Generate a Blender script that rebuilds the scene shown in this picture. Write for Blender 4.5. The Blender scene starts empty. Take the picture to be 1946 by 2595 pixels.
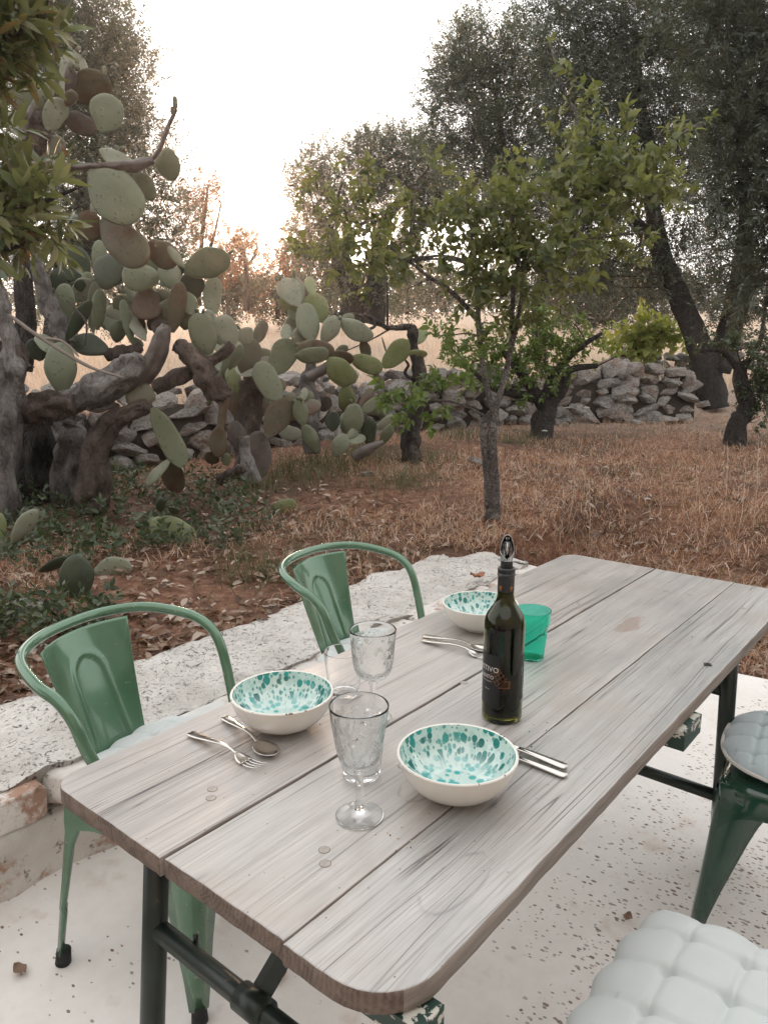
import bpy, bmesh, math, random
import numpy as np
from mathutils import Vector, Matrix, noise
R = math.radians
SC = bpy.context.scene
COL = SC.collection
rng = np.random.default_rng(7)
random.seed(7)

# ------------------------------------------------------------------ camera
FPX, CX, CY, PITCH, CH = 1925.0, 973.0, 1297.5, R(11.8), 1.42
cam = bpy.data.cameras.new('camera')
cam.sensor_width = 36; cam.lens = FPX / 2595 * 36
cam.clip_start = .05; cam.clip_end = 2000
camo = bpy.data.objects.new('camera', cam); COL.objects.link(camo)
camo.location = (0, 0, CH); camo.rotation_euler = (R(90) - PITCH, 0, 0)
SC.camera = camo

# ------------------------------------------------------------------ light
SUN_EL, SUN_AZ = R(7.0), R(-8.0)      # the sun stands low behind the grove, a little left of the view axis
w = bpy.data.worlds.new('World'); SC.world = w; w.use_nodes = True
nt = w.node_tree; nt.nodes.clear()
sky = nt.nodes.new('ShaderNodeTexSky'); sky.sky_type = 'NISHITA'; sky.sun_disc = False
sky.sun_elevation = SUN_EL; sky.sun_rotation = SUN_AZ
sky.air_density = 1.0; sky.dust_density = 3.0; sky.ozone_density = 1.0
hs = nt.nodes.new('ShaderNodeHueSaturation'); hs.inputs['Saturation'].default_value = .16
mx = nt.nodes.new('ShaderNodeMix'); mx.data_type = 'RGBA'; mx.inputs[0].default_value = .72
mx.inputs[7].default_value = (7.95, 7.98, 7.95, 1)          # thin even high haze over the whole sky
bg = nt.nodes.new('ShaderNodeBackground'); bg.inputs[1].default_value = .14
out = nt.nodes.new('ShaderNodeOutputWorld')
nt.links.new(sky.outputs[0], hs.inputs['Color']); nt.links.new(hs.outputs[0], mx.inputs[6])
nt.links.new(mx.outputs[2], bg.inputs[0]); nt.links.new(bg.outputs[0], out.inputs[0])
sl = bpy.data.lights.new('sun', 'SUN'); sl.energy = 4.5; sl.angle = R(8); sl.color = (1, .62, .38)
so = bpy.data.objects.new('sun', sl); COL.objects.link(so)
sd = Vector((math.sin(SUN_AZ) * math.cos(SUN_EL), math.cos(SUN_AZ) * math.cos(SUN_EL), math.sin(SUN_EL)))
so.rotation_euler = sd.to_track_quat('Z', 'Y').to_euler(); so.location = (-5, 30, 20)
SC.view_settings.view_transform = 'Standard'; SC.view_settings.look = 'None'
SC.view_settings.exposure = 1.0; SC.view_settings.gamma = 1; SC.view_settings.use_curve_mapping = False
SC.render.engine = 'CYCLES'
SC.cycles.max_bounces = 18; SC.cycles.transmission_bounces = 18; SC.cycles.transparent_max_bounces = 16

# ------------------------------------------------------------------ ray helpers: photograph position + distance -> place
def ray(x, y):
    u = (x - CX) / FPX; v = (y - CY) / FPX
    return u, math.cos(PITCH) - math.sin(PITCH) * v, -(math.cos(PITCH) * v + math.sin(PITCH))
def at(x, y, Y):
    a, f, d = ray(x, y); t = Y / f
    return Vector((a * t, Y, CH + d * t))
def onz(x, y, z):
    a, f, d = ray(x, y); t = (z - CH) / d
    return Vector((a * t, f * t, z))
def D(x, y): return (x * 1.173, y * 1.173)
OFF = dict(A=(0, 0), B=(0, 600), C=(600, 600), D=(1246, 600), F=(1246, 0), G=(600, 0), E=(0, 1200))
def cc(c, x, y): return (OFF[c][0] + x * .42194, OFF[c][1] + y * .42194)
U = Vector((.634, .773, 0)).normalized(); V_ = Vector((U.y, -U.x, 0))
def uv(u, v, z=0.0): return U * u + V_ * v + Vector((0, 0, z))
TH = math.atan2(U.y, U.x)            # direction of the long side of the table

# ------------------------------------------------------------------ terrain
WX = np.array([-14, -6.5, -3.6, -2.3, -.9, 0.0, 1.8, 4.3, 8.0, 30.0])
WY = np.array([2.0, 4.6, 6.4, 7.3, 8.9, 9.7, 10.5, 10.9, 14.5, 36.0])
def sst(x, a, b):
    t = np.clip((x - a) / (b - a), 0, 1); return t * t * (3 - 2 * t)
def hgt(x, y):
    x = np.asarray(x, float); y = np.asarray(y, float)
    u = x * U.x + y * U.y; v = x * V_.x + y * V_.y
    g = .27 + .028 * (np.maximum(y, 2) - 3)
    # patio level on the near right
    wu = sst(u, 3.52, 6.0); near = -.03 + wu * (g + .03)
    near = np.where(u < 3.5, -.06, near)
    wv = sst(v, -2.32, -2.15); g = g * (1 - wv) + near * wv
    f = .80 + .05 * (y - 8); f = np.where(y > 12, 1.0 + .072 * (y - 12), f); f = np.where(y > 62, 4.6 + .03 * (y - 62), f)
    d = y - np.interp(x, WX, WY)
    soft = sst(x, 3.8, 6.5)
    s = sst(d, -.15, .45) * (1 - soft) + sst(d, -2.5, 3.5) * soft
    return g * (1 - s) + f * s
def gnd(x, y, lo=1.5):
    a, f, d = ray(x, y); Y = lo
    while Y < 150:
        t = Y / f
        if CH + d * t <= float(hgt(a * t, Y)): break
        Y += .02 + Y * .002
    t = Y / f
    return Vector((a * t, Y, float(hgt(a * t, Y))))

# ------------------------------------------------------------------ mesh helpers
def link(name, me, parent=None, loc=None, rot=None):
    o = bpy.data.objects.new(name, me); COL.objects.link(o)
    if parent: o.parent = parent
    if loc is not None: o.location = loc
    if rot is not None: o.rotation_euler = rot
    return o
def tag(o, label=None, cat=None, group=None, kind=None):
    if label: o['label'] = label
    if cat: o['category'] = cat
    if group: o['group'] = group
    if kind: o['kind'] = kind
    return o
def empty(name, loc=(0, 0, 0), rz=0):
    o = bpy.data.objects.new(name, None); COL.objects.link(o); o.location = loc; o.rotation_euler = (0, 0, rz)
    o.empty_display_size = .1
    return o
class MB:
    def __init__(s): s.v = []; s.f = []; s.m = []
    def add(s, v, f, m=0):
        n = len(s.v); s.v += [tuple(p) for p in v]; s.f += [tuple(i + n for i in q) for q in f]; s.m += [m] * len(f)
        return s
    def box(s, c, d, rz=0, m=0, taper=1):
        x, y, z = d[0] / 2, d[1] / 2, d[2] / 2; v = []
        for k in (-1, 1):
            for a, b in ((-1, -1), (1, -1), (1, 1), (-1, 1)):
                t = taper if k > 0 else 1
                px, py = a * x * t, b * y * t
                v.append((c[0] + px * math.cos(rz) - py * math.sin(rz), c[1] + px * math.sin(rz) + py * math.cos(rz), c[2] + k * z))
        return s.add(v, [(3, 2, 1, 0), (4, 5, 6, 7), (0, 1, 5, 4), (1, 2, 6, 5), (2, 3, 7, 6), (3, 0, 4, 7)], m)
    def tube(s, pts, rad, seg=8, m=0, cap=True, flat=None, wob=0, seed=0, wf_=.45):
        pts = [Vector(p) for p in pts]; n = len(pts)
        if not hasattr(rad, '__len__'): rad = [rad] * n
        up = None; v = []; f = []
        for i, p in enumerate(pts):
            t = (pts[min(i + 1, n - 1)] - pts[max(i - 1, 0)]).normalized()
            if up is None:
                up = Vector((0, 0, 1)) if abs(t.z) < .9 else Vector((0, 1, 0))
            a = t.cross(up)
            if a.length < 1e-4: a = t.orthogonal()
            a.normalize(); b = a.cross(t).normalized(); up = b
            for k in range(seg):
                an = 2 * math.pi * k / seg; r = rad[i]
                if wob: r *= 1 + wob * noise.noise(Vector((math.cos(an) * 1.3, math.sin(an) * 1.3, i * wf_ + seed))) + wob * .32 * noise.noise(Vector((math.cos(an) * 4.2, math.sin(an) * 4.2, i * wf_ * 1.6 + seed)))
                ra = r * (flat if flat else 1)
                v.append(p + a * math.cos(an) * r + b * math.sin(an) * ra)
        for i in range(n - 1):
            for k in range(seg):
                q = (k + 1) % seg
                f.append((i * seg + k, i * seg + q, (i + 1) * seg + q, (i + 1) * seg + k))
        if cap:
            f.append(tuple(range(seg))[::-1]); f.append(tuple(range((n - 1) * seg, n * seg)))
        return s.add(v, f, m)
    def lathe(s, prof, seg=48, c=(0, 0, 0), m=0, wave=None):
        dn = []
        for (r0_, z0_), (r1_, z1_) in zip(prof[:-1], prof[1:]):
            L_ = math.hypot(r1_ - r0_, z1_ - z0_); k_ = [0]
            if L_ > .004: k_ += [.0004 / L_] + list(np.linspace(0, 1, int(L_ / .012) + 2)[1:-1]) + [1 - .0004 / L_]
            dn += [(r0_ + (r1_ - r0_) * t, z0_ + (z1_ - z0_) * t) for t in k_]
        prof = dn + [prof[-1]]
        v = []; f = []; n = len(prof)
        for i, (r, z) in enumerate(prof):
            for k in range(seg):
                a = 2 * math.pi * k / seg; rr = r * (wave(a, z) if wave else 1)
                v.append((c[0] + rr * math.cos(a), c[1] + rr * math.sin(a), c[2] + z))
        for i in range(n - 1):
            for k in range(seg):
                q = (k + 1) % seg
                f.append((i * seg + k, i * seg + q, (i + 1) * seg + q, (i + 1) * seg + k))
        return s.add(v, f, m)
    def obj(s, name, mats, parent=None, smooth=True, loc=None, rot=None, merge=False):
        me = bpy.data.meshes.new(name); me.from_pydata(s.v, [], s.f)
        for mt in (mats if isinstance(mats, (list, tuple)) else [mats]): me.materials.append(mt)
        me.polygons.foreach_set('material_index', s.m)
        me.polygons.foreach_set('use_smooth', [smooth] * len(s.f))
        if merge:
            bm = bmesh.new(); bm.from_mesh(me); bmesh.ops.remove_doubles(bm, verts=bm.verts, dist=1e-5)
            bmesh.ops.recalc_face_normals(bm, faces=bm.faces); bm.to_mesh(me); bm.free()
        me.update()
        return link(name, me, parent, loc, rot)
def tri_mesh(name, V, F, mats, mi=None, smooth=False):
    me = bpy.data.meshes.new(name)
    me.vertices.add(len(V)); me.vertices.foreach_set('co', np.ascontiguousarray(V, np.float32).ravel())
    me.loops.add(F.size); me.loops.foreach_set('vertex_index', np.ascontiguousarray(F, np.int32).ravel())
    me.polygons.add(len(F)); me.polygons.foreach_set('loop_start', np.arange(0, F.size, 3, dtype=np.int32))
    try: me.polygons.foreach_set('loop_total', np.full(len(F), 3, np.int32))
    except Exception: pass
    for m in (mats if isinstance(mats, (list, tuple)) else [mats]): me.materials.append(m)
    if mi is not None: me.polygons.foreach_set('material_index', mi.astype(np.int32))
    if smooth: me.polygons.foreach_set('use_smooth', np.ones(len(F), bool))
    me.update(calc_edges=True); me.validate()
    return me
def catmull(P, k=4):
    P = [tuple(p) for p in P]; Q = [P[0]] + P + [P[-1]]; o = []
    for i in range(1, len(Q) - 2):
        for j in range(k):
            t = j / k
            o.append(tuple(.5 * (2 * b + (c - a) * t + (2 * a - 5 * b + 4 * c - d) * t * t + (3 * b - a - 3 * c + d) * t ** 3)
                           for a, b, c, d in zip(Q[i - 1], Q[i], Q[i + 1], Q[i + 2])))
    o.append(P[-1]); return o

# ------------------------------------------------------------------ materials
class NT:
    def __init__(s, name):
        s.mat = bpy.data.materials.new(name); s.mat.use_nodes = True; s.t = s.mat.node_tree; s.t.nodes.clear()
        s.o = s.n('ShaderNodeOutputMaterial')
    def n(s, ty, **k):
        x = s.t.nodes.new(ty)
        for a, b in k.items(): setattr(x, a, b)
        return x
    def l(s, a, b): s.t.links.new(a, b)
    def val(s, sock, v):
        if isinstance(v, bpy.types.NodeSocket): s.l(v, sock)
        else: sock.default_value = v
    def coord(s, kind='Object', scale=(1, 1, 1), rot=(0, 0, 0)):
        c = s.n('ShaderNodeTexCoord'); m = s.n('ShaderNodeMapping'); m.inputs['Scale'].default_value = scale
        m.inputs['Rotation'].default_value = rot
        s.l(c.outputs[kind], m.inputs[0]); return m.outputs[0]
    def rcoord(s):
        c = s.n('ShaderNodeTexCoord'); o = s.n('ShaderNodeObjectInfo'); a = s.n('ShaderNodeVectorMath'); a.operation = 'MULTIPLY_ADD'
        s.l(o.outputs['Random'], a.inputs[0]); a.inputs[1].default_value = (37, 51, 23); s.l(c.outputs['Object'], a.inputs[2]); return a.outputs[0]
    def noise(s, vec, scale, det=4, rough=.55, dist=0):
        x = s.n('ShaderNodeTexNoise'); s.l(vec, x.inputs['Vector']); x.inputs['Scale'].default_value = scale
        x.inputs['Detail'].default_value = det; x.inputs['Roughness'].default_value = rough; x.inputs['Distortion'].default_value = dist
        return x.outputs[0]
    def vor(s, vec, scale, feat='F1', rnd=1, o='Distance', dim='3D'):
        x = s.n('ShaderNodeTexVoronoi'); x.voronoi_dimensions = dim; x.feature = feat; s.l(vec, x.inputs['Vector']); x.inputs['Scale'].default_value = scale
        x.inputs['Randomness'].default_value = rnd; return x.outputs[o]
    def ramp(s, fac, stops):
        x = s.n('ShaderNodeValToRGB'); e = x.color_ramp.elements
        while len(e) < len(stops): e.new(.5)
        for q, (p, c) in zip(e, stops):
            q.position = p; q.color = (*c, 1) if hasattr(c, '__len__') else (c, c, c, 1)
        s.val(x.inputs[0], fac); return x.outputs[0]
    def mix(s, f, a, b, mode='MIX'):
        x = s.n('ShaderNodeMix'); x.data_type = 'RGBA'; x.blend_type = mode; x.clamp_factor = True
        s.val(x.inputs[0], f)
        for sk, v in ((x.inputs[6], a), (x.inputs[7], b)):
            if isinstance(v, tuple) and len(v) == 3: v = (*v, 1)
            s.val(sk, v)
        return x.outputs[2]
    def math(s, op, a, b=0.0, c=None):
        x = s.n('ShaderNodeMath'); x.operation = op; s.val(x.inputs[0], a); s.val(x.inputs[1], b)
        if c is not None: s.val(x.inputs[2], c)
        return x.outputs[0]
    def bump(s, h, st=.3, dist=.01, nrm=None):
        x = s.n('ShaderNodeBump'); x.inputs['Strength'].default_value = st; x.inputs['Distance'].default_value = dist
        s.l(h, x.inputs['Height'])
        if nrm is not None: s.l(nrm, x.inputs['Normal'])
        return x.outputs[0]
    def pbr(s, col, rough=.5, nrm=None, **k):
        p = s.n('ShaderNodeBsdfPrincipled')
        s.val(p.inputs['Base Color'], (*col, 1) if isinstance(col, tuple) and len(col) == 3 else col)
        s.val(p.inputs['Roughness'], rough)
        if nrm is not None: s.l(nrm, p.inputs['Normal'])
        for a, b in k.items(): s.val(p.inputs[a.replace('_', ' ')], b)
        s.l(p.outputs[0], s.o.inputs[0]); return s.mat
def leaf_mat(name, cols, trans=.35, rough=.45, spec=.4, tcol=None):
    m = NT(name); g = m.n('ShaderNodeNewGeometry'); r = g.outputs['Random Per Island']
    n = len(cols); c = m.ramp(r, [(i / max(n - 1, 1), q) for i, q in enumerate(cols)])
    c = m.mix(m.math('MULTIPLY', g.outputs['Backfacing'], .35), c, tuple(min(1, x * 1.5 + .03) for x in cols[n // 2]))
    p = m.n('ShaderNodeBsdfPrincipled'); m.l(c, p.inputs['Base Color']); p.inputs['Roughness'].default_value = rough
    p.inputs['Specular IOR Level'].default_value = spec
    t = m.n('ShaderNodeBsdfTranslucent'); m.l(m.mix(1.0, c, tcol or (1.0, .95, .5), 'MULTIPLY'), t.inputs[0])
    s_ = m.n('ShaderNodeMixShader'); s_.inputs[0].default_value = trans
    m.l(p.outputs[0], s_.inputs[1]); m.l(t.outputs[0], s_.inputs[2]); m.l(s_.outputs[0], m.o.inputs[0])
    return m.mat
def bark_mat(name, a, b, c, sc=1.0, st=.28, ck=.6):
    m = NT(name); v = m.coord('Object', (1, 1, st))
    n1 = m.noise(v, 22 * sc, 6, .65, .6); n2 = m.noise(v, 4 * sc, 4, .6); cr = m.vor(v, 38 * sc, 'DISTANCE_TO_EDGE')
    col = m.mix(m.ramp(n1, [(.35, 0), (.65, 1)]), a, b); col = m.mix(m.ramp(n2, [(.48, 0), (.68, .8)]), col, c)
    col = m.mix(m.ramp(cr, [(.0, ck), (.05, 0)]), col, tuple(x * .35 for x in a))
    fi = m.noise(v, 90 * sc, 4, .7, .8); col = m.mix(m.ramp(fi, [(.5, 0), (.66, .7)]), col, tuple(x * .4 for x in a))
    h = m.math('ADD', m.math('ADD', n1, m.math('MULTIPLY', fi, .4)), m.math('MULTIPLY', m.ramp(cr, [(0, 0), (.12, 1)]), ck * .8))
    return m.pbr(col, .9, m.bump(h, 1.0, .05))
def mk():
    M = {}
    # weathered table wood; object space x runs along the grain
    def wood(name, base, dark, seed, knot):
        m = NT(name); tc = m.n('ShaderNodeTexCoord'); mp = m.n('ShaderNodeMapping'); m.l(tc.outputs['Object'], mp.inputs[0])
        mp.inputs['Location'].default_value = (seed * 1.7, seed * .31, 0)
        warp = m.noise(mp.outputs[0], 2.2, 2, .5)
        # warp the grain sideways around a knot
        sep = m.n('ShaderNodeSeparateXYZ'); m.l(tc.outputs['Object'], sep.inputs[0])
        kx = m.math('MULTIPLY', m.math('SUBTRACT', sep.outputs[0], knot[0]), 7.0); ky = m.math('MULTIPLY', m.math('SUBTRACT', sep.outputs[1], knot[1]), 17.0)
        r2 = m.math('ADD', m.math('MULTIPLY', kx, kx), m.math('MULTIPLY', ky, ky))
        kk = m.math('DIVIDE', 1.0, m.math('ADD', r2, .25))
        yy = m.math('ADD', sep.outputs[1], m.math('ADD', m.math('MULTIPLY', warp, .018), m.math('MULTIPLY', m.math('MULTIPLY', kk, ky), .007)))
        cb = m.n('ShaderNodeCombineXYZ'); m.l(sep.outputs[0], cb.inputs[0]); m.l(yy, cb.inputs[1]); cb.inputs[2].default_value = seed
        def sc(x, y):
            q = m.n('ShaderNodeMapping'); q.inputs['Scale'].default_value = (x, y, 1); m.l(cb.outputs[0], q.inputs[0]); return q.outputs[0]
        fine = m.noise(sc(5, 260), 1, 5, .7); mid = m.noise(sc(2.2, 60), 1, 4, .6); broad = m.noise(sc(2.2, 8), 1, 5, .62)
        col = m.mix(m.ramp(mid, [(.35, 0), (.68, 1)]), base, tuple(x * .80 for x in base))
        col = m.mix(m.ramp(fine, [(.50, 0), (.66, .80)]), col, dark)
        col = m.mix(m.ramp(broad, [(.47, 0), (.66, .70)]), col, (base[0] * .52, base[1] * .54, base[2] * .55))
        # drying cracks: thin, long, broken
        w1 = m.noise(sc(.55, 42), 1, 1.5, .5); cr = m.math('ABSOLUTE', m.math('SUBTRACT', w1, .5))
        gate = m.ramp(m.noise(sc(2.6, 7), 1, 2, .5), [(.50, 0), (.60, 1)])
        crk = m.math('MULTIPLY', m.ramp(cr, [(.0, 1), (.006, 0)]), gate)
        w2 = m.noise(sc(.32, 17), 1, 1, .5); cr2 = m.math('ABSOLUTE', m.math('SUBTRACT', w2, .47))
        crk2 = m.math('MULTIPLY', m.ramp(cr2, [(.0, 1), (.0035, 0)]), m.ramp(m.noise(sc(1.1, 5), 1, 2), [(.46, 0), (.55, .9)]))
        ck = m.math('MAXIMUM', crk, crk2)
        # knot ring
        kr = m.math('SQRT', r2); kn = m.math('ADD', kr, m.math('MULTIPLY', warp, .5))
        ring = m.ramp(m.math('ABSOLUTE', m.math('SUBTRACT', kn, .78)), [(.0, .85), (.05, 0)])
        ring = m.math('MULTIPLY', ring, m.ramp(m.noise(sc(20, 20), 1, 2), [(.42, 0), (.5, 1)]))
        star = m.math('MULTIPLY', m.ramp(m.vor(sc(26, 42), 1, 'DISTANCE_TO_EDGE'), [(0, .8), (.05, 0)]), m.ramp(kr, [(.35, 1), (.45, 0)]))
        ck = m.math('MAXIMUM', ck, m.math('MULTIPLY', ring, .45))
        col = m.mix(ck, col, (.05, .04, .035))
        lng = m.noise(sc(1.2, 95), 1, 3, .6); col = m.mix(m.ramp(lng, [(.60, 0), (.67, .75)]), col, tuple(x * .45 for x in dark))
        sx_ = m.math('MULTIPLY', m.math('SUBTRACT', m.math('ADD', sep.outputs[0], m.math('MULTIPLY', warp, .08)), 1.33), 8.0); sy_ = m.math('MULTIPLY', m.math('SUBTRACT', sep.outputs[1], -.085), 22.0)
        spill = m.math('ADD', m.math('ADD', m.math('MULTIPLY', sx_, sx_), m.math('MULTIPLY', sy_, sy_)), m.math('MULTIPLY', m.noise(tc.outputs['Object'], 16, 4), 1.2))
        col = m.mix(m.ramp(spill, [(.75, .55), (.95, 0)]), col, (.24, .155, .115))
        # stains and pin holes
        st = m.ramp(m.noise(tc.outputs['Object'], 3.5, 4, .6), [(.53, 0), (.68, .45)])
        col = m.mix(st, col, (.30, .25, .21))
        ph = m.ramp(m.vor(tc.outputs['Object'], 11, dim='2D'), [(.010, 1), (.014, 0)])
        col = m.mix(ph, col, (.04, .03, .03))
        h = m.math('SUBTRACT', m.math('ADD', m.math('MULTIPLY', fine, .5), mid), m.math('MULTIPLY', ck, 2.0))
        rg = m.math('ADD', m.math('MULTIPLY', broad, .22), .24)
        return m.pbr(col, rg, m.bump(h, .45, .0012), Specular_IOR_Level=.95)
    M['wood1'] = wood('weathered_wood_left', (.455, .418, .395), (.27, .23, .20), 1.0, (1.3, .1))
    M['wood2'] = wood('weathered_wood_middle', (.445, .418, .398), (.25, .225, .205), 4.0, (.40, -.12))
    M['wood3'] = wood('weathered_wood_right', (.425, .408, .39), (.24, .22, .205), 8.0, (.22, -.285))
    m = NT('end_grain'); v = m.coord('Object', (1, 1, 1)); n = m.noise(v, 30, 5, .7, 1.2); ri = m.n('ShaderNodeTexWave'); ri.wave_type = 'RINGS'; m.l(m.coord('Object', (1, 5, 8)), ri.inputs[0]); ri.inputs['Scale'].default_value = 9; ri.inputs['Distortion'].default_value = 5
    M['endgrain'] = m.pbr(m.mix(m.math('MULTIPLY', ri.outputs[1], .3), m.mix(m.ramp(n, [(.4, 0), (.62, 1)]), (.085, .058, .044), (.17, .125, .10)), (.24, .185, .15)), .8, m.bump(n, .8, .004))
    m = NT('side_wood'); v = m.coord('Object', (2, 14, 40)); n = m.noise(v, 3, 5, .65)
    M['sidewood'] = m.pbr(m.ramp(n, [(.3, (.15, .122, .102)), (.7, (.32, .28, .25))]), .7, m.bump(n, .5, .003))
    m = NT('peg_wood'); n = m.noise(m.coord('Object', (1, 1, 1)), 120, 3)
    M['peg'] = m.pbr(m.ramp(n, [(.3, (.28, .25, .22)), (.7, (.38, .345, .31))]), .6)
    m = NT('table_frame_paint'); n = m.noise(m.coord(), 9, 4)
    ch = m.ramp(m.noise(m.coord(), 30, 3, .6), [(.69, 0), (.71, 1)])
    M['frame'] = m.pbr(m.mix(ch, m.ramp(n, [(.3, (.010, .016, .013)), (.7, (.020, .030, .024))]), (.08, .05, .035)), .38, m.bump(n, .1, .002), Metallic=.2)
    m = NT('chipped_batten_paint'); n = m.noise(m.coord('Object', (1, 1, 2)), 26, 5, .65)
    M['batten'] = m.pbr(m.mix(m.ramp(n, [(.545, 0), (.565, 1)]), (.013, .040, .030), (.52, .50, .44)), .5, m.bump(n, .3, .002))
    # green painted sheet metal
    m = NT('green_chair_paint'); v = m.coord(); n = m.noise(v, 7, 3); sc_ = m.ramp(m.noise(v, 60, 3, .6), [(.68, 0), (.71, .8)])
    M['green'] = m.pbr(m.mix(sc_, m.ramp(n, [(.3, (.062, .142, .080)), (.7, (.084, .178, .106))]), (.22, .27, .21)), m.math('ADD', m.math('MULTIPLY', n, .14), .15), m.bump(m.noise(v, 3.5, 2), .25, .02), Metallic=.25, Coat_Weight=.8, Coat_Roughness=.08)
    m = NT('dark_green_chair_paint'); n = m.noise(m.coord(), 7, 3)
    M['dgreen'] = m.pbr(m.ramp(n, [(.3, (.008, .042, .024)), (.7, (.012, .058, .034))]), .14, m.bump(m.noise(m.coord(), 3, 2), .2, .02), Coat_Weight=.8, Coat_Roughness=.06)
    M['rubber'] = NT('black_rubber').pbr((.012, .012, .012), .7)
    def cloth(name, c):
        m = NT(name); v = m.coord('Object', (1, 1, 1)); wv = m.noise(v, 900, 2, .6); n = m.noise(v, 14, 3)
        return m.pbr(m.mix(m.ramp(n, [(.3, 0), (.75, .5)]), c, tuple(x * .86 for x in c)), .95, m.bump(m.math('ADD', wv, m.math('MULTIPLY', n, 2)), .25, .003), Sheen_Weight=.2)
    M['cloth'] = cloth('white_cotton', (.55, .58, .575)); M['cloth2'] = cloth('grey_cotton', (.42, .48, .50)); M['piping'] = cloth('cushion_piping', (.60, .57, .53))
    # glazed bowl: white outside, splashed inside
    m = NT('bowl_glaze_outside'); n = m.noise(m.coord(), 9, 3)
    M['glaze'] = m.pbr(m.ramp(n, [(.3, (.62, .59, .53)), (.7, (.70, .67, .61))]), .22, Coat_Weight=.6, Coat_Roughness=.1)
    m = NT('bowl_glaze_splashed'); tc = m.n('ShaderNodeTexCoord'); sep = m.n('ShaderNodeSeparateXYZ'); m.l(tc.outputs['Object'], sep.inputs[0])
    oi = m.n('ShaderNodeObjectInfo'); sd_ = m.math('MULTIPLY', oi.outputs['Random'], 30)
    ang = m.math('ARCTAN2', sep.outputs[1], sep.outputs[0]); hh = sep.outputs[2]
    rr = m.math('SQRT', m.math('ADD', m.math('MULTIPLY', sep.outputs[0], sep.outputs[0]), m.math('MULTIPLY', sep.outputs[1], sep.outputs[1])))
    wallf = m.ramp(hh, [(.012, 0), (.030, 1)])
    def cellmask(fa, fh, sx, r0, r1, keep):
        cb = m.n('ShaderNodeCombineXYZ'); m.val(cb.inputs[0], m.math('ADD', m.math('MULTIPLY', ang, fa), m.math('ADD', sd_, sx))); m.val(cb.inputs[1], m.math('MULTIPLY', hh, fh)); m.val(cb.inputs[2], m.math('ADD', sd_, sx))
        vv = m.n('ShaderNodeTexVoronoi'); vv.voronoi_dimensions = '2D'; m.l(cb.outputs[0], vv.inputs[0]); vv.inputs['Scale'].default_value = 1
        sc3 = m.n('ShaderNodeSeparateColor'); m.l(vv.outputs['Color'], sc3.inputs[0])
        rad = m.math('MULTIPLY', sc3.outputs[0], r1)
        e = m.math('SUBTRACT', m.math('ADD', rad, r0), vv.outputs['Distance'])
        mk_ = m.ramp(m.math('MULTIPLY', e, 5.0), [(.0, 0), (.25, 1)])
        return m.math('MULTIPLY', mk_, m.math('GREATER_THAN', sc3.outputs[1], keep)), sc3.outputs[2]
    a1, t1 = cellmask(5.5, 55, 0, .10, .40, .35); a2, t2 = cellmask(10, 105, 7, .10, .36, .25)
    vf = m.n('ShaderNodeTexVoronoi'); mpp = m.n('ShaderNodeMapping'); m.l(tc.outputs['Object'], mpp.inputs[0]); m.l(mpp.outputs[0], vf.inputs[0]); vf.inputs['Scale'].default_value = 75
    floor_ = m.ramp(m.math('ADD', vf.outputs['Distance'], m.math('MULTIPLY', m.noise(tc.outputs['Object'], 32, 3), .6)), [(.66, 1), (.84, 0)])
    spots = m.math('MULTIPLY', m.math('MAXIMUM', a1, m.math('MULTIPLY', a2, .8)), m.math('ADD', m.math('MULTIPLY', wallf, .9), .1))
    c = m.mix(m.math('MULTIPLY', floor_, m.math('SUBTRACT', .95, m.math('MULTIPLY', wallf, .72))), (.54, .66, .62), (.015, .34, .33))
    c = m.mix(spots, c, m.mix(t1, (.002, .13, .115), (.01, .30, .27)))
    M['splash'] = m.pbr(c, .12, m.bump(m.noise(tc.outputs['Object'], 60, 3), .12, .001), Coat_Weight=1.0, Coat_Roughness=.05)
    m = NT('rim_glaze'); n = m.noise(m.coord(), 70, 2)
    M['rim'] = m.pbr(m.mix(m.ramp(n, [(.66, 0), (.70, 1)]), (.70, .68, .63), (.16, .09, .06)), .25)
    # glass
    M['glass'] = NT('clear_glass').pbr((.99, .995, .995), .0, Transmission_Weight=1.0, IOR=1.27)
    m = NT('pressed_glass'); tc = m.n('ShaderNodeTexCoord'); sp = m.n('ShaderNodeSeparateXYZ'); m.l(tc.outputs['Object'], sp.inputs[0])
    an = m.math('ARCTAN2', sp.outputs[1], sp.outputs[0]); z = sp.outputs[2]
    def cmb(a, b, cc_=0.0):
        q = m.n('ShaderNodeCombineXYZ'); m.val(q.inputs[0], a); m.val(q.inputs[1], b); m.val(q.inputs[2], cc_); return q.outputs[0]
    p_ = m.math('MULTIPLY', an, 1.9); q_ = m.math('MULTIPLY', z, 62)
    sw = m.math('ADD', p_, m.math('MULTIPLY', q_, .8))
    band = m.ramp(m.math('ABSOLUTE', m.math('SUBTRACT', m.math('FRACT', m.math('MULTIPLY', sw, .32)), .5)), [(.13, 1), (.16, 0)])
    g1 = m.math('ABSOLUTE', m.math('SINE', m.math('MULTIPLY', sw, 9))); g2 = m.math('ABSOLUTE', m.math('SINE', m.math('MULTIPLY', m.math('SUBTRACT', p_, m.math('MULTIPLY', q_, .8)), 9)))
    grid = m.math('MULTIPLY', m.math('MINIMUM', g1, g2), band)
    lf = m.vor(cmb(m.math('MULTIPLY', an, 2.3), m.math('MULTIPLY', z, 40), 3), 1.2, 'DISTANCE_TO_EDGE'); ls = m.math('ABSOLUTE', m.math('SINE', m.math('MULTIPLY', lf, 26)))
    zone = m.math('MULTIPLY', m.ramp(z, [(.082, 0), (.088, 1)]), m.ramp(z, [(.150, 1), (.160, 0)]))
    hh_ = m.math('MULTIPLY', m.math('ADD', m.math('MULTIPLY', grid, 1.2), m.math('MULTIPLY', ls, m.math('SUBTRACT', 1.0, band))), zone)
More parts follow.
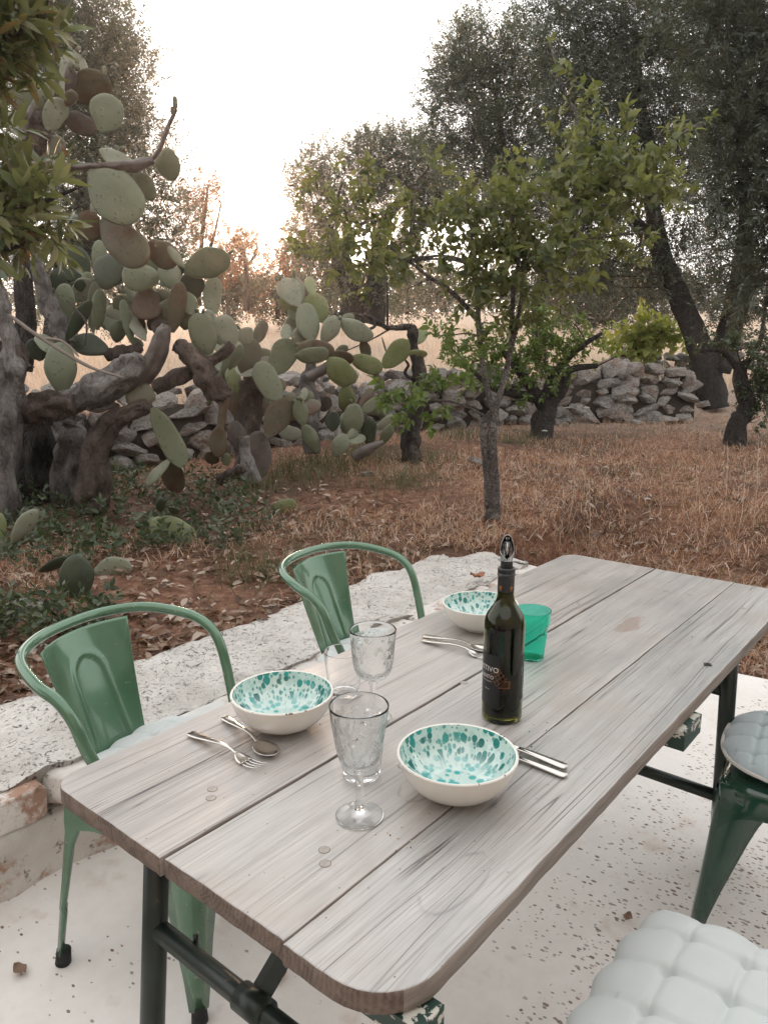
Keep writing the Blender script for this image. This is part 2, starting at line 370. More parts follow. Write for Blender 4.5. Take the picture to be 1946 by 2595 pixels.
    M['pressed'] = m.pbr((.98, .99, .99), .0, m.bump(hh_, .35, .0010), Transmission_Weight=1.0, IOR=1.27)
    M['greenglass'] = NT('green_plastic').pbr((.22, .90, .74), .03, Transmission_Weight=1.0, IOR=1.30)
    M['bottleglass'] = NT('bottle_glass').pbr((.13, .135, .016), .0, Transmission_Weight=1.0, IOR=1.45)
    M['wine'] = NT('dark_wine').pbr((.006, .002, .002), .1)
    M['foil'] = NT('black_foil').pbr((.010, .011, .014), .38, Coat_Weight=.3)
    M['label'] = NT('black_paper').pbr((.006, .006, .007), .45)
    M['print'] = NT('white_print').pbr((.62, .60, .56), .6); M['orange'] = NT('orange_print').pbr((.34, .14, .05), .5); M['gold'] = NT('gold_print').pbr((.42, .18, .07), .4, Metallic=.5)
    M['steel'] = NT('polished_steel').pbr((.62, .59, .56), .16, Metallic=1.0)
    M['steel2'] = NT('pourer_steel').pbr((.42, .42, .42), .12, Metallic=1.0)
    # patio
    m = NT('patio_concrete'); v = m.coord('Object'); n = m.noise(v, 2.3, 5, .6); n2 = m.noise(v, 26, 4, .6)
    col = m.ramp(m.math('ADD', m.math('MULTIPLY', n, .7), m.math('MULTIPLY', n2, .3)), [(.35, (.66, .62, .585)), (.65, (.78, .745, .715))])
    col = m.mix(m.ramp(m.noise(v, 7, 4, .6), [(.60, 0), (.72, .35)]), col, (.42, .27, .19))
    sep = m.n('ShaderNodeSeparateXYZ'); m.l(v, sep.inputs[0])
    right = m.math('MINIMUM', 1.0, m.math('MAXIMUM', .30, m.math('SUBTRACT', 1.40, m.math('ADD', m.math('MULTIPLY', sep.outputs[1], 1.1), m.math('MULTIPLY', m.noise(v, 1.8, 3), .35)))))
    clus = m.math('MULTIPLY', m.ramp(m.noise(v, 3.2, 4, .6), [(.34, .25), (.50, 1)]), right)
    for s_, seed, lo, hi, cA in ((64, 0, .17, .34, (.13, .065, .038)), (85, 3, .16, .34, (.13, .08, .05)), (26, 9, .06, .17, (.16, .085, .05))):
        mp = m.n('ShaderNodeMapping'); mp.inputs['Location'].default_value = (seed, seed, seed); mp.inputs['Scale'].default_value = (1.1, .66, 1); mp.inputs['Rotation'].default_value = (0, 0, 1.1); m.l(v, mp.inputs[0])
        vv = m.n('ShaderNodeTexVoronoi'); vv.voronoi_dimensions = '2D'; m.l(mp.outputs[0], vv.inputs[0]); vv.inputs['Scale'].default_value = s_
        sc3 = m.n('ShaderNodeSeparateColor'); m.l(vv.outputs['Color'], sc3.inputs[0])
        wob = m.math('MULTIPLY', m.math('SUBTRACT', m.noise(mp.outputs[0], s_ * 2.6, 2), .5), .22)
        dd = m.math('ADD', vv.outputs['Distance'], wob)
        e = m.math('SUBTRACT', m.math('MULTIPLY', sc3.outputs[0], hi), dd)
        mask = m.math('MULTIPLY', m.math('GREATER_THAN', e, 0.0), m.math('GREATER_THAN', m.math('MULTIPLY', sc3.outputs[1], m.math('ADD', clus, .12)), .40 if s_ > 30 else .84))
        col = m.mix(m.math('MULTIPLY', mask, m.math('ADD', m.math('MULTIPLY', sc3.outputs[2], .5), .45)), col, cA)
    pm = m.math('MULTIPLY', m.ramp(m.noise(v, 26, 5, .75), [(.655, 0), (.675, .8)]), m.math('ADD', clus, .1)); col = m.mix(pm, col, (.20, .11, .07))
    M['patio'] = m.pbr(col, .75, m.bump(m.math('ADD', n2, m.math('MULTIPLY', n, 3)), .25, .004))
    # rough mortar top of the ledge
    m = NT('rough_mortar'); v = m.coord('Object'); n = m.noise(v, 5, 6, .65); n2 = m.noise(v, 55, 5, .75); pit = m.noise(v, 48, 6, .72, 1.4)
    col = m.ramp(n, [(.3, (.42, .39, .36)), (.7, (.64, .61, .575))]); col = m.mix(m.ramp(n2, [(.55, 0), (.68, .5)]), col, (.27, .25, .22))
    col = m.mix(m.math('MULTIPLY', m.ramp(pit, [(.545, 0), (.60, .9)]), m.ramp(m.noise(v, 2.6, 3), [(.34, .35), (.54, 1)])), col, (.13, .11, .095)); ckk = m.ramp(m.math('ABSOLUTE', m.math('SUBTRACT', m.noise(v, 1.9, 1.5, .5), .5)), [(.0, .9), (.003, 0)]); ckk = m.math('MULTIPLY', ckk, m.ramp(m.noise(v, 3.7, 2), [(.50, 0), (.58, 1)])); col = m.mix(ckk, col, (.08, .065, .055))
    M['mortar'] = m.pbr(col, .95, m.bump(m.math('SUBTRACT', m.math('ADD', n, n2), m.ramp(pit, [(.58, 0), (.66, 1)])), .8, .007))
    m = NT('limestone_block'); v = m.rcoord(); n = m.noise(v, 4, 5, .6); n2 = m.noise(v, 30, 4, .65); oi = m.n('ShaderNodeObjectInfo')
    col = m.ramp(n, [(.3, (.50, .46, .42)), (.7, (.67, .635, .60))]); col = m.mix(m.ramp(m.noise(v, 5.0, 6, .75), [(.53, 0), (.62, .9)]), col, (.30, .155, .095)); col = m.mix(m.ramp(m.noise(v, 22, 5, .7), [(.60, 0), (.66, .8)]), col, (.10, .07, .05))
    M['block'] = m.pbr(col, .85, m.bump(m.math('ADD', n2, n), .6, .008))
    m = NT('white_slab'); n = m.noise(m.coord(), 8, 5)
    M['slab'] = m.pbr(m.ramp(n, [(.3, (.52, .52, .50)), (.7, (.64, .63, .61))]), .7, m.bump(n, .3, .004))
    # field stone
    m = NT('field_stone'); v = m.rcoord(); n = m.noise(v, 3.2, 6, .65, .3); n2 = m.noise(v, 14, 5, .7); oi = m.n('ShaderNodeObjectInfo')
    base = m.ramp(oi.outputs['Random'], [(0, (.22, .20, .19)), (.35, (.32, .29, .27)), (.7, (.27, .20, .16)), (1, (.42, .39, .36))])
    col = m.mix(m.ramp(n, [(.42, 0), (.60, .8)]), base, (.44, .41, .38)); col = m.mix(m.ramp(n2, [(.52, 0), (.62, .85)]), col, (.065, .056, .05)); col = m.mix(m.ramp(m.noise(v, 2.1, 3), [(.55, 0), (.7, .6)]), col, (.24, .12, .07))
    M['stone'] = m.pbr(col, .92, m.bump(m.math('ADD', n2, n), 1.0, .05))
    M['core'] = NT('wall_earth').pbr((.035, .026, .02), 1.0)
    # soil
    m = NT('soil'); v = m.coord('Object'); n = m.noise(v, .9, 5, .6); n2 = m.noise(v, 14, 6, .7); n3 = m.noise(v, 60, 4, .7)
    col = m.ramp(n2, [(.3, (.085, .034, .019)), (.5, (.24, .11, .062)), (.72, (.42, .28, .19))])
    col = m.mix(m.ramp(n, [(.42, .75), (.58, 0)]), col, (.060, .030, .020))
    sep = m.n('ShaderNodeSeparateXYZ'); m.l(v, sep.inputs[0])
    col = m.mix(m.ramp(m.math('DIVIDE', sep.outputs[1], 100.0), [(.085, 0), (.13, 1)]), col, m.ramp(n2, [(.3, (.40, .31, .24)), (.7, (.58, .48, .39))]))
    M['soil'] = m.pbr(col, 1.0, m.bump(m.math('ADD', n2, n3), 1.0, .03))
    # cactus
    def pad(name, a, b, c, brown, patch):
        a, b, c, brown = [tuple(x * .74 for x in q) for q in (a, b, c, brown)]
        m = NT(name); tc = m.n('ShaderNodeTexCoord'); v = tc.outputs['Object']; oi = m.n('ShaderNodeObjectInfo')
        ad = m.n('ShaderNodeVectorMath'); ad.operation = 'ADD'; m.l(v, ad.inputs[0]); m.l(oi.outputs['Location'], ad.inputs[1]); v = ad.outputs[0]
        n = m.noise(v, 7, 4, .6); n2 = m.noise(v, 30, 4, .65)
        col = m.mix(m.ramp(n, [(.35, 0), (.65, 1)]), a, b); col = m.mix(m.math('MULTIPLY', oi.outputs['Random'], .6), col, c)
        col = m.mix(m.ramp(m.noise(v, 4.5, 5, .65, .4), [(patch, 0), (patch + .12, .85)]), col, brown)
        vo = m.vor(v, 26); dots = m.ramp(vo, [(.13, 1), (.22, 0)])
        col = m.mix(m.math('MULTIPLY', dots, .55), col, (.05, .045, .03))
        col = m.mix(m.ramp(n2, [(.62, 0), (.75, .4)]), col, (.10, .085, .05))
        h = m.math('ADD', m.math('MULTIPLY', m.ramp(vo, [(0, 1), (.35, 0)]), .8), m.math('MULTIPLY', n2, .35))
        return m.pbr(col, .5, m.bump(h, .45, .006), Specular_IOR_Level=.4, Coat_Weight=.08)
    M['pad_g'] = pad('cactus_green', (.130, .150, .085), (.190, .208, .130), (.25, .26, .18), (.15, .115, .075), .66)
    M['pad_p'] = pad('cactus_pale', (.235, .25, .165), (.31, .325, .235), (.32, .30, .24), (.22, .17, .12), .68)
    M['pad_b'] = pad('cactus_brown', (.12, .095, .06), (.16, .14, .085), (.15, .15, .10), (.13, .072, .045), .46)
    M['pad_d'] = pad('cactus_dark', (.036, .050, .028), (.062, .080, .046), (.07, .08, .05), (.05, .04, .03), .7)
    M['pad_w'] = pad('cactus_woody', (.12, .095, .085), (.19, .16, .15), (.15, .12, .10), (.09, .062, .05), .5)
    M['pad_y'] = pad('cactus_yellow', (.17, .20, .07), (.25, .27, .13), (.24, .26, .14), (.15, .13, .06), .6)
    M['fruit'] = NT('fruit_skin').pbr((.11, .10, .06), .5)
    M['bark_cactus'] = bark_mat('cactus_bark', (.065, .055, .05), (.18, .16, .15), (.36, .335, .32), .45, .5, .06)
    M['bark_red'] = bark_mat('cactus_bark_red', (.04, .027, .021), (.10, .068, .055), (.20, .155, .135), .45, .5, .08)
    M['bark_dark'] = bark_mat('olive_bark', (.022, .018, .015), (.055, .045, .038), (.085, .07, .06), 1)
    M['bark_quince'] = bark_mat('young_bark', (.09, .072, .062), (.24, .205, .185), (.52, .48, .44), 1.3, .7)
    M['bark_vine'] = bark_mat('vine_bark', (.03, .022, .018), (.07, .055, .045), (.26, .22, .19), 1.2)
    M['twig'] = NT('twig_bark').pbr((.055, .040, .032), .85)
    M['twig_pale'] = NT('pale_twig').pbr((.20, .165, .14), .85)
    # leaves
    M['olive'] = leaf_mat('olive_leaf', [(.050, .064, .040), (.085, .100, .068), (.125, .138, .102), (.19, .195, .16)], .28, .42, .5)
    M['olive_dark'] = leaf_mat('dark_olive_leaf', [(.034, .044, .028), (.060, .072, .048), (.090, .102, .074), (.15, .16, .13)], .25, .4, .5)
    M['quince'] = leaf_mat('quince_leaf', [(.050, .070, .026), (.095, .118, .042), (.145, .165, .068), (.25, .26, .14), (.11, .13, .05)], .5, .42, .4)
    M['quince_low'] = leaf_mat('young_leaf', [(.075, .125, .028), (.12, .18, .045), (.17, .23, .075)], .45, .45, .4)
    M['shrub'] = leaf_mat('shrub_leaf', [(.045, .065, .030), (.09, .12, .045), (.16, .18, .075), (.21, .22, .10), (.12, .14, .06), (.30, .29, .18), (.08, .10, .045), (.20, .085, .04)], .35, .25, .6)
    M['ground_leaf'] = leaf_mat('ground_cover_leaf', [(.028, .045, .022), (.055, .080, .038), (.11, .13, .075)], .25, .4, .4)
    M['vineleaf'] = leaf_mat('vine_leaf', [(.20, .26, .06), (.30, .35, .11), (.40, .42, .18)], .5, .5, .3)
    M['far_leaf'] = leaf_mat('far_leaf', [(.050, .050, .034), (.085, .082, .058), (.13, .12, .09)], .3, .6, .3)
    M['dry_bush'] = leaf_mat('glow_dry_leaf', [(.16, .085, .05), (.25, .14, .085), (.34, .21, .13)], .6, .6, .2, (1, .62, .32))  # orange sunset glow put into the colour of dry reddish brown leaves
    M['litter'] = leaf_mat('dead_leaf', [(.06, .030, .020), (.14, .075, .048), (.20, .125, .085), (.30, .215, .165), (.50, .42, .36)], .15, .6, .3)
    M['drygrass'] = leaf_mat('dry_grass', [(.25, .105, .055), (.39, .205, .12), (.54, .38, .27), (.74, .63, .52)], .3, .6, .3, (1, .8, .6))
    M['straw'] = leaf_mat('field_straw', [(.52, .42, .32), (.64, .55, .46), (.74, .67, .60)], .4, .6, .3, (1, .85, .7))
    M['weed'] = leaf_mat('weed', [(.05, .07, .03), (.10, .11, .055), (.17, .15, .09)], .3, .5, .3)
    M['petal'] = NT('white_petal').pbr((.72, .72, .66), .8)
    M['crumb'] = NT('crumb').pbr((.60, .50, .38), .8); M['black'] = NT('black_bit').pbr((.01, .01, .01), .4)
    M['deadleaf'] = NT('rust_leaf').pbr((.30, .12, .06), .5)
    return M
M = mk()

# ================================================================== GROUND
def axis(lo, hi, st, far_lo, far_hi, g=1.09):
    a = list(np.arange(lo, hi, st)); s = st
    while a[-1] < far_hi: s *= g; a.append(a[-1] + s)
    s = st
    while a[0] > far_lo: s *= g; a.insert(0, a[0] - s)
    return np.array(a)
gx = axis(-5, 6, .09, -130, 130); gy = axis(0, 12, .09, -30, 150)
X, Y = np.meshgrid(gx, gy); Z = hgt(X, Y)
u_ = X * U.x + Y * U.y; v_ = X * V_.x + Y * V_.y
gard = ((u_ > 3.6) | (v_ < -2.4))
nz = np.array([noise.noise(Vector((x * .9, y * .9, 0))) * .05 + noise.noise(Vector((x * 4, y * 4, 3))) * .018 for x, y in zip(X.ravel(), Y.ravel())]).reshape(X.shape)
Z = Z + nz * gard * np.clip((u_ - 3.6) * 2 + (v_ < -2.4) * 2, 0, 1)
ny, nx = X.shape; idx = np.arange(nx * ny).reshape(ny, nx)
q0, q1, q2, q3 = idx[:-1, :-1].ravel(), idx[:-1, 1:].ravel(), idx[1:, 1:].ravel(), idx[1:, :-1].ravel()
F = np.concatenate([np.stack([q0, q1, q2], 1), np.stack([q0, q2, q3], 1)])
tag(link('garden_ground', tri_mesh('garden_ground', np.stack([X, Y, Z], -1).reshape(-1, 3), F, M['soil'], smooth=True)), kind='structure')

# one closed box of thin haze, added for a warm glow round the sun
m = NT('glow_haze'); pv = m.n('ShaderNodeVolumePrincipled'); pv.inputs['Color'].default_value = (.96, .93, .89, 1)
pv.inputs['Density'].default_value = .0019; pv.inputs['Anisotropy'].default_value = .86; m.l(pv.outputs[0], m.o.inputs[1])
x0_, x1_, y0_, y1_ = gx[0] - 2, gx[-1] + 2, gy[0] - 2, gy[-1] + 2
tag(MB().box(((x0_ + x1_) / 2, (y0_ + y1_) / 2, 6.5), (x1_ - x0_, y1_ - y0_, 17)).obj('haze', m.mat, smooth=False), 'thin warm haze added to give a glow round the low sun', 'haze', kind='stuff')

# patio slab, drawn in the table's own directions
mb = MB(); n = 26; pts = []
us = np.linspace(-1.6, 3.52, 60); vs = np.linspace(-1.99, 3.2, 50)
vv = []
for i, a in enumerate(us):
    for j, b in enumerate(vs):
        aa = a
        if i == 59: aa = a + .05 * noise.noise(Vector((b * 3, 0, 0)))
        vv.append((aa, b, .006 * noise.noise(Vector((a * 1.2, b * 1.2, 5)))))
ff = [(i * 50 + j, (i + 1) * 50 + j, (i + 1) * 50 + j + 1, i * 50 + j + 1) for i in range(59) for j in range(49)]
mb.add(vv, ff); mb.v += [(x, y, -.2) for x, y, z in [mb.v[59 * 50], mb.v[59 * 50 + 49]]]
mb.f.append((59 * 50, len(mb.v) - 2, len(mb.v) - 1, 59 * 50 + 49)); mb.m.append(0)
# keep v pointing right: local (x=u, y=-v)
mb.v = [(x, -y, z) for x, y, z in mb.v]
pt = mb.obj('patio', M['patio'], rot=(0, 0, TH)); tag(pt, kind='structure')

# ================================================================== LEDGE
ledge = empty('stone_ledge', uv(0, -2.17, 0), TH)
tag(ledge, 'low whitewashed stone ledge with rough mortar top between patio and garden', 'ledge')
ZT = .295
us = np.linspace(-.4, 3.66, 150); ws = np.linspace(-.24, .25, 24); vv = []
for a in us:
    for b in ws:
        z = ZT + .018 * noise.noise(Vector((a * 3, b * 3, 0))) + .014 * noise.noise(Vector((a * 11, b * 11, 2))) + .006 * noise.noise(Vector((a * 34, b * 34, 2)))
        bb = b
        if b > .2: bb = b - .03 * (noise.noise(Vector((a * 4, 0, 7))) + .3) - .02 * noise.noise(Vector((a * 15, 0, 7)))
        if b < -.2: bb = b + .05 * noise.noise(Vector((a * 3, 0, 9)))
        aa = a + (.10 * noise.noise(Vector((b * 7, 3, 7))) - abs(b + .05) * .25 if a > 3.6 else 0)
        vv.append((aa, -bb, z))
nv = len(vv); ff = [(i * 24 + j + 1, (i + 1) * 24 + j + 1, (i + 1) * 24 + j, i * 24 + j) for i in range(149) for j in range(23)]
low = []
ring = [i * 24 for i in range(150)] + [149 * 24 + j for j in range(1, 24)] + [i * 24 + 23 for i in range(148, -1, -1)] + [j for j in range(22, 0, -1)]
for r_ in ring:
    x, y, z = vv[r_]; low.append((x, y + (.02 if y < 0 else -.01), .20))
L0 = nv; L1 = nv + len(ring)
low2 = [(x, y, -.05) for x, y, z in low]
mb = MB(); allv = vv + low + low2
for k in range(len(ring)):
    q = (k + 1) % len(ring)
    ff.append((ring[k], L0 + k, L0 + q, ring[q])); ff.append((L0 + k, L1 + k, L1 + q, L0 + q))
mb.add(allv, ff); mb.obj('mortar_top', M['mortar'], ledge)
# facing blocks along the inner face
def rough_block(lx, ly, lz, seed, cham=.012, n=7):
    bm = bmesh.new(); bmesh.ops.create_cube(bm, size=1)
    bmesh.ops.subdivide_edges(bm, edges=bm.edges, cuts=n, use_grid_fill=True)
    rs_ = random.Random(seed * 7 + lx); pl_ = []
    for _ in range(9):
        nrm = Vector((rs_.choice((-1, 1)) * rs_.uniform(.2, 1), -rs_.uniform(0, 1) if ly > .08 else rs_.uniform(-1, 1), rs_.choice((-1, 1)) * rs_.uniform(.2, 1))).normalized()
        pl_.append((nrm, (abs(nrm.x) * lx + abs(nrm.y) * ly + abs(nrm.z) * lz) / 2 * rs_.uniform(.84, .97)))
    for v in bm.verts:
        c = v.co * 2; p = 13
        k = (abs(c.x) ** p + abs(c.y) ** p + abs(c.z) ** p) ** (1 / p); c = c / k
        v.co = Vector((c.x * lx / 2, c.y * ly / 2, c.z * lz / 2))
        for nrm, d_ in pl_:
            e_ = v.co.dot(nrm) - d_
            if e_ > 0: v.co -= nrm * e_
        q = v.co * 6 + Vector((seed * 7.1, seed, 0))
        v.co += Vector((noise.noise(q), noise.noise(q + Vector((9, 0, 0))), noise.noise(q + Vector((0, 9, 0))))) * cham
        q = v.co * 24; v.co += Vector((noise.noise(q), noise.noise(q + Vector((9, 0, 0))), noise.noise(q + Vector((0, 9, 0))))) * cham * .35
    v_ = [tuple(v.co) for v in bm.verts]; f_ = [tuple(x.index for x in f.verts) for f in bm.faces]; bm.free()
    return v_, f_
k = 0
for (z0, z1, l0, l1, pr_) in ((-.03, .185, .62, 1.05, .0), (.190, ZT - .012, .20, .46, .012)):
    a = -.3 - (.25 if pr_ else 0)
    while a < 3.5:
        L = min(random.uniform(l0, l1), 3.62 - a)
        v1, f1 = rough_block(L - .010, .10, z1 - z0 + random.uniform(-.012, .008), k * 1.3 + z0, .012 if pr_ else .026, 14)
        o = MB().add(v1, f1).obj('stone', M['block'], ledge); o.location = (a + L / 2, -.235 - pr_ - random.uniform(-.004, .016), (z0 + z1) / 2)
        o.rotation_euler = (random.uniform(-.05, .05), random.uniform(-.03, .03), random.uniform(-.05, .05)); k += 1; a += L
for (a0, L, z, d, rz, tl) in ((1.44, .50, .268, .012, .05, .02), (1.93, .30, .235, .03, -.03, -.03), (.35, .42, .262, .02, .03, 0), (2.45, .2, .25, .012, .0, .02)):
    v1, f1 = rough_block(L, .075, .05, a0, .006, 4); mb = MB(); mb.add(v1, f1)
    o = mb.obj('slab', M['slab'], ledge); o.location = (a0, -.275 - d, z); o.rotation_euler = (tl, .02, rz); o['label'] = 'smooth white slab set in the ledge'

# ================================================================== TABLE
TZ = .75
table = empty('plank_table', uv(.5125, -.76, 0), TH)
tag(table, 'weathered grey plank table on dark folding steel frame, set with bowls and glasses', 'table')
TL = 1.835
def plank(name, y0, y1, mat, cl=0, cr=0, seed=0, dl=0, th=.032):
    # outline in local coords, y0 = left side (large y), y1 = right side
    def rn(a, b): return .0013 * noise.noise(Vector((a * 14, b * 14, seed))) + .0008 * noise.noise(Vector((a * 60, b * 60, seed)))
    out = []
    def line(p, q, n):
        for i in range(n): t = i / n; out.append((p[0] + (q[0] - p[0]) * t, p[1] + (q[1] - p[1]) * t))
    def arc(c, r, a0, a1, n=8):
        for i in range(n): t = a0 + (a1 - a0) * i / n; out.append((c[0] + r * math.cos(t), c[1] + r * math.sin(t)))
    H = math.pi / 2
    x0, x1 = dl, TL
    if cr: line((x0 + cr, y1), (x1 - .02, y1), 90)
    else: line((x0, y1), (x1, y1), 90)
    if cl or cr: pass
    if cr: arc((x1 - .02, y1 + .02), .02, -H, 0); line((x1, y1 + .02), (x1, y0), 14)
    elif cl: line((x1, y1), (x1, y0 - .05), 14); arc((x1 - .05, y0 - .05), .05, 0, H)
    else: line((x1, y1), (x1, y0), 14)
    if cl: line((x1 - .05, y0), (x0 + cl, y0), 90); arc((x0 + cl, y0 - cl), cl, H, 2 * H); line((x0, y0 - cl), (x0, y1), 24)
    else: line((x1, y0), (x0, y0), 90)
    if not cl:
        if cr: line((x0, y0), (x0, y1 + cr), 16); arc((x0 + cr, y1 + cr), cr, 2 * H, 3 * H)
        else: line((x0, y0), (x0, y1), 24)
    out = [(x + rn(x, y), y + rn(y, x)) for x, y in out]
    N = len(out); cx, cy = TL / 2, (y0 + y1) / 2
    v = []; f = []; m = []
    levels = [(0, 0), (.0, -.0), (.0035, .0), (.0010, -.0018), (0, -.005), (.0, -th + .004), (.004, -th)]
    levels = [(.0028, 0), (.0011, -.0008), (.0002, -.0030), (0, -.007), (0, -th + .004), (.004, -th)]
    def inset(i, d):
        p, a, b = out[i], out[i - 1], out[(i + 1) % N]
        tx, ty = b[0] - a[0], b[1] - a[1]; l = math.hypot(tx, ty) or 1
        return p[0] - ty / l * d, p[1] + tx / l * d
    for d, z in levels:
        for i in range(N):
            x, y = inset(i, d); v.append((x, y, z + (.0015 * noise.noise(Vector((x * 40, y * 40, seed))) if z < -.003 else 0)))
    for L in range(len(levels) - 1):
        for i in range(N):
            q = (i + 1) % N; f.append((L * N + i, (L + 1) * N + i, (L + 1) * N + q, L * N + q))
            a, b = out[i], out[q]; end = abs(b[1] - a[1]) > abs(b[0] - a[0]) * .7
            m.append(0 if L < 1 else (1 if end else 2))
    f.append(tuple(range(N))); m.append(0); f.append(tuple(range((len(levels) - 1) * N, len(levels) * N))[::-1]); m.append(2)
    me = bpy.data.meshes.new('plank'); me.from_pydata(v, [], f)
    for mt in (mat, M['endgrain'], M['sidewood']): me.materials.append(mt)
    me.polygons.foreach_set('material_index', m)
    me.polygons.foreach_set('use_smooth', [True] * (len(f) - 2) + [False, False])
    me.update(); return link('plank', me, table, (0, 0, TZ))
# local y = -(v + .76)
plank('plank', .352, .0535, M['wood1'], cl=.045, seed=1)
plank('plank', .0482, -.1852, M['wood2'], seed=2, dl=.004)
plank('plank', -.1866, -.350, M['wood3'], cr=.085, seed=3)
# pegs
for (x, y) in ((.151, .132), (.134, .114), (.154, -.107), (.134, -.128), (.393, -.056), (.731, .045), (1.66, .24), (1.64, .20), (1.62, -.06), (1.63, -.12), (1.60, -.27)):
    MB().lathe([(.0001, .0007), (.0068, .0007), (.0076, .0003), (.0080, -.002)], 18).obj('peg', M['peg'], table, loc=(x, y, TZ))
    MB().lathe([(.0079, .0002), (.0083, .0002)], 18).obj('peg_ring', M['black'], table, loc=(x, y, TZ))
# battens under the boards
def batten(x, w, h, y0, y1):
    MB().box((x, (y0 + y1) / 2, TZ - .0325 - h / 2), (w, y1 - y0, h)).obj('batten', M['batten'], table, smooth=False)
batten(.055, .045, .028, -.362, .335); batten(.92, .10, .04, -.362, .33); batten(1.72, .05, .03, -.35, .33)
# folding steel frames
def frame(x, xs, top, cross):
    for y in (.215, -.285):
        pts = [(x + xs * (top - z) / top, y, z) for z in (top, .4, .02)]
        MB().tube(pts, .0205, 20).obj('leg', M['frame'], table)
        MB().tube([(pts[2][0], y, .05), (pts[2][0] + xs * .02, y, -.0)], .024, 16).obj('foot_cap', M['rubber'], table)
    for z in cross:
        xx = x + xs * (top - z) / top
        MB().tube([(xx, .20, z), (xx, -.27, z)], .0165, 18).obj('cross_tube', M['frame'], table)
    return x
frame(.105, -.07, .70, (.50, .16)); frame(1.46, .07, .70, (.56, .24))
MB().tube([(.09, -.02, .49), (.20, -.035, .60), (.30, -.045, .712)], [.021] * 3, 4, flat=.45).obj('brace', M['frame'], table, smooth=False)
MB().tube([(.085, -.0, .500), (.085, -.055, .500)], .0215, 18).obj('brace_collar', M['frame'], table)
MB().tube([(1.45, -.02, .56), (1.30, -.035, .712)], [.014] * 2, 10).obj('brace', M['frame'], table)
MB().tube([(.103, .13, .502), (.103, .13, .5185)], .0042, 12).obj('hole', M['black'], table)

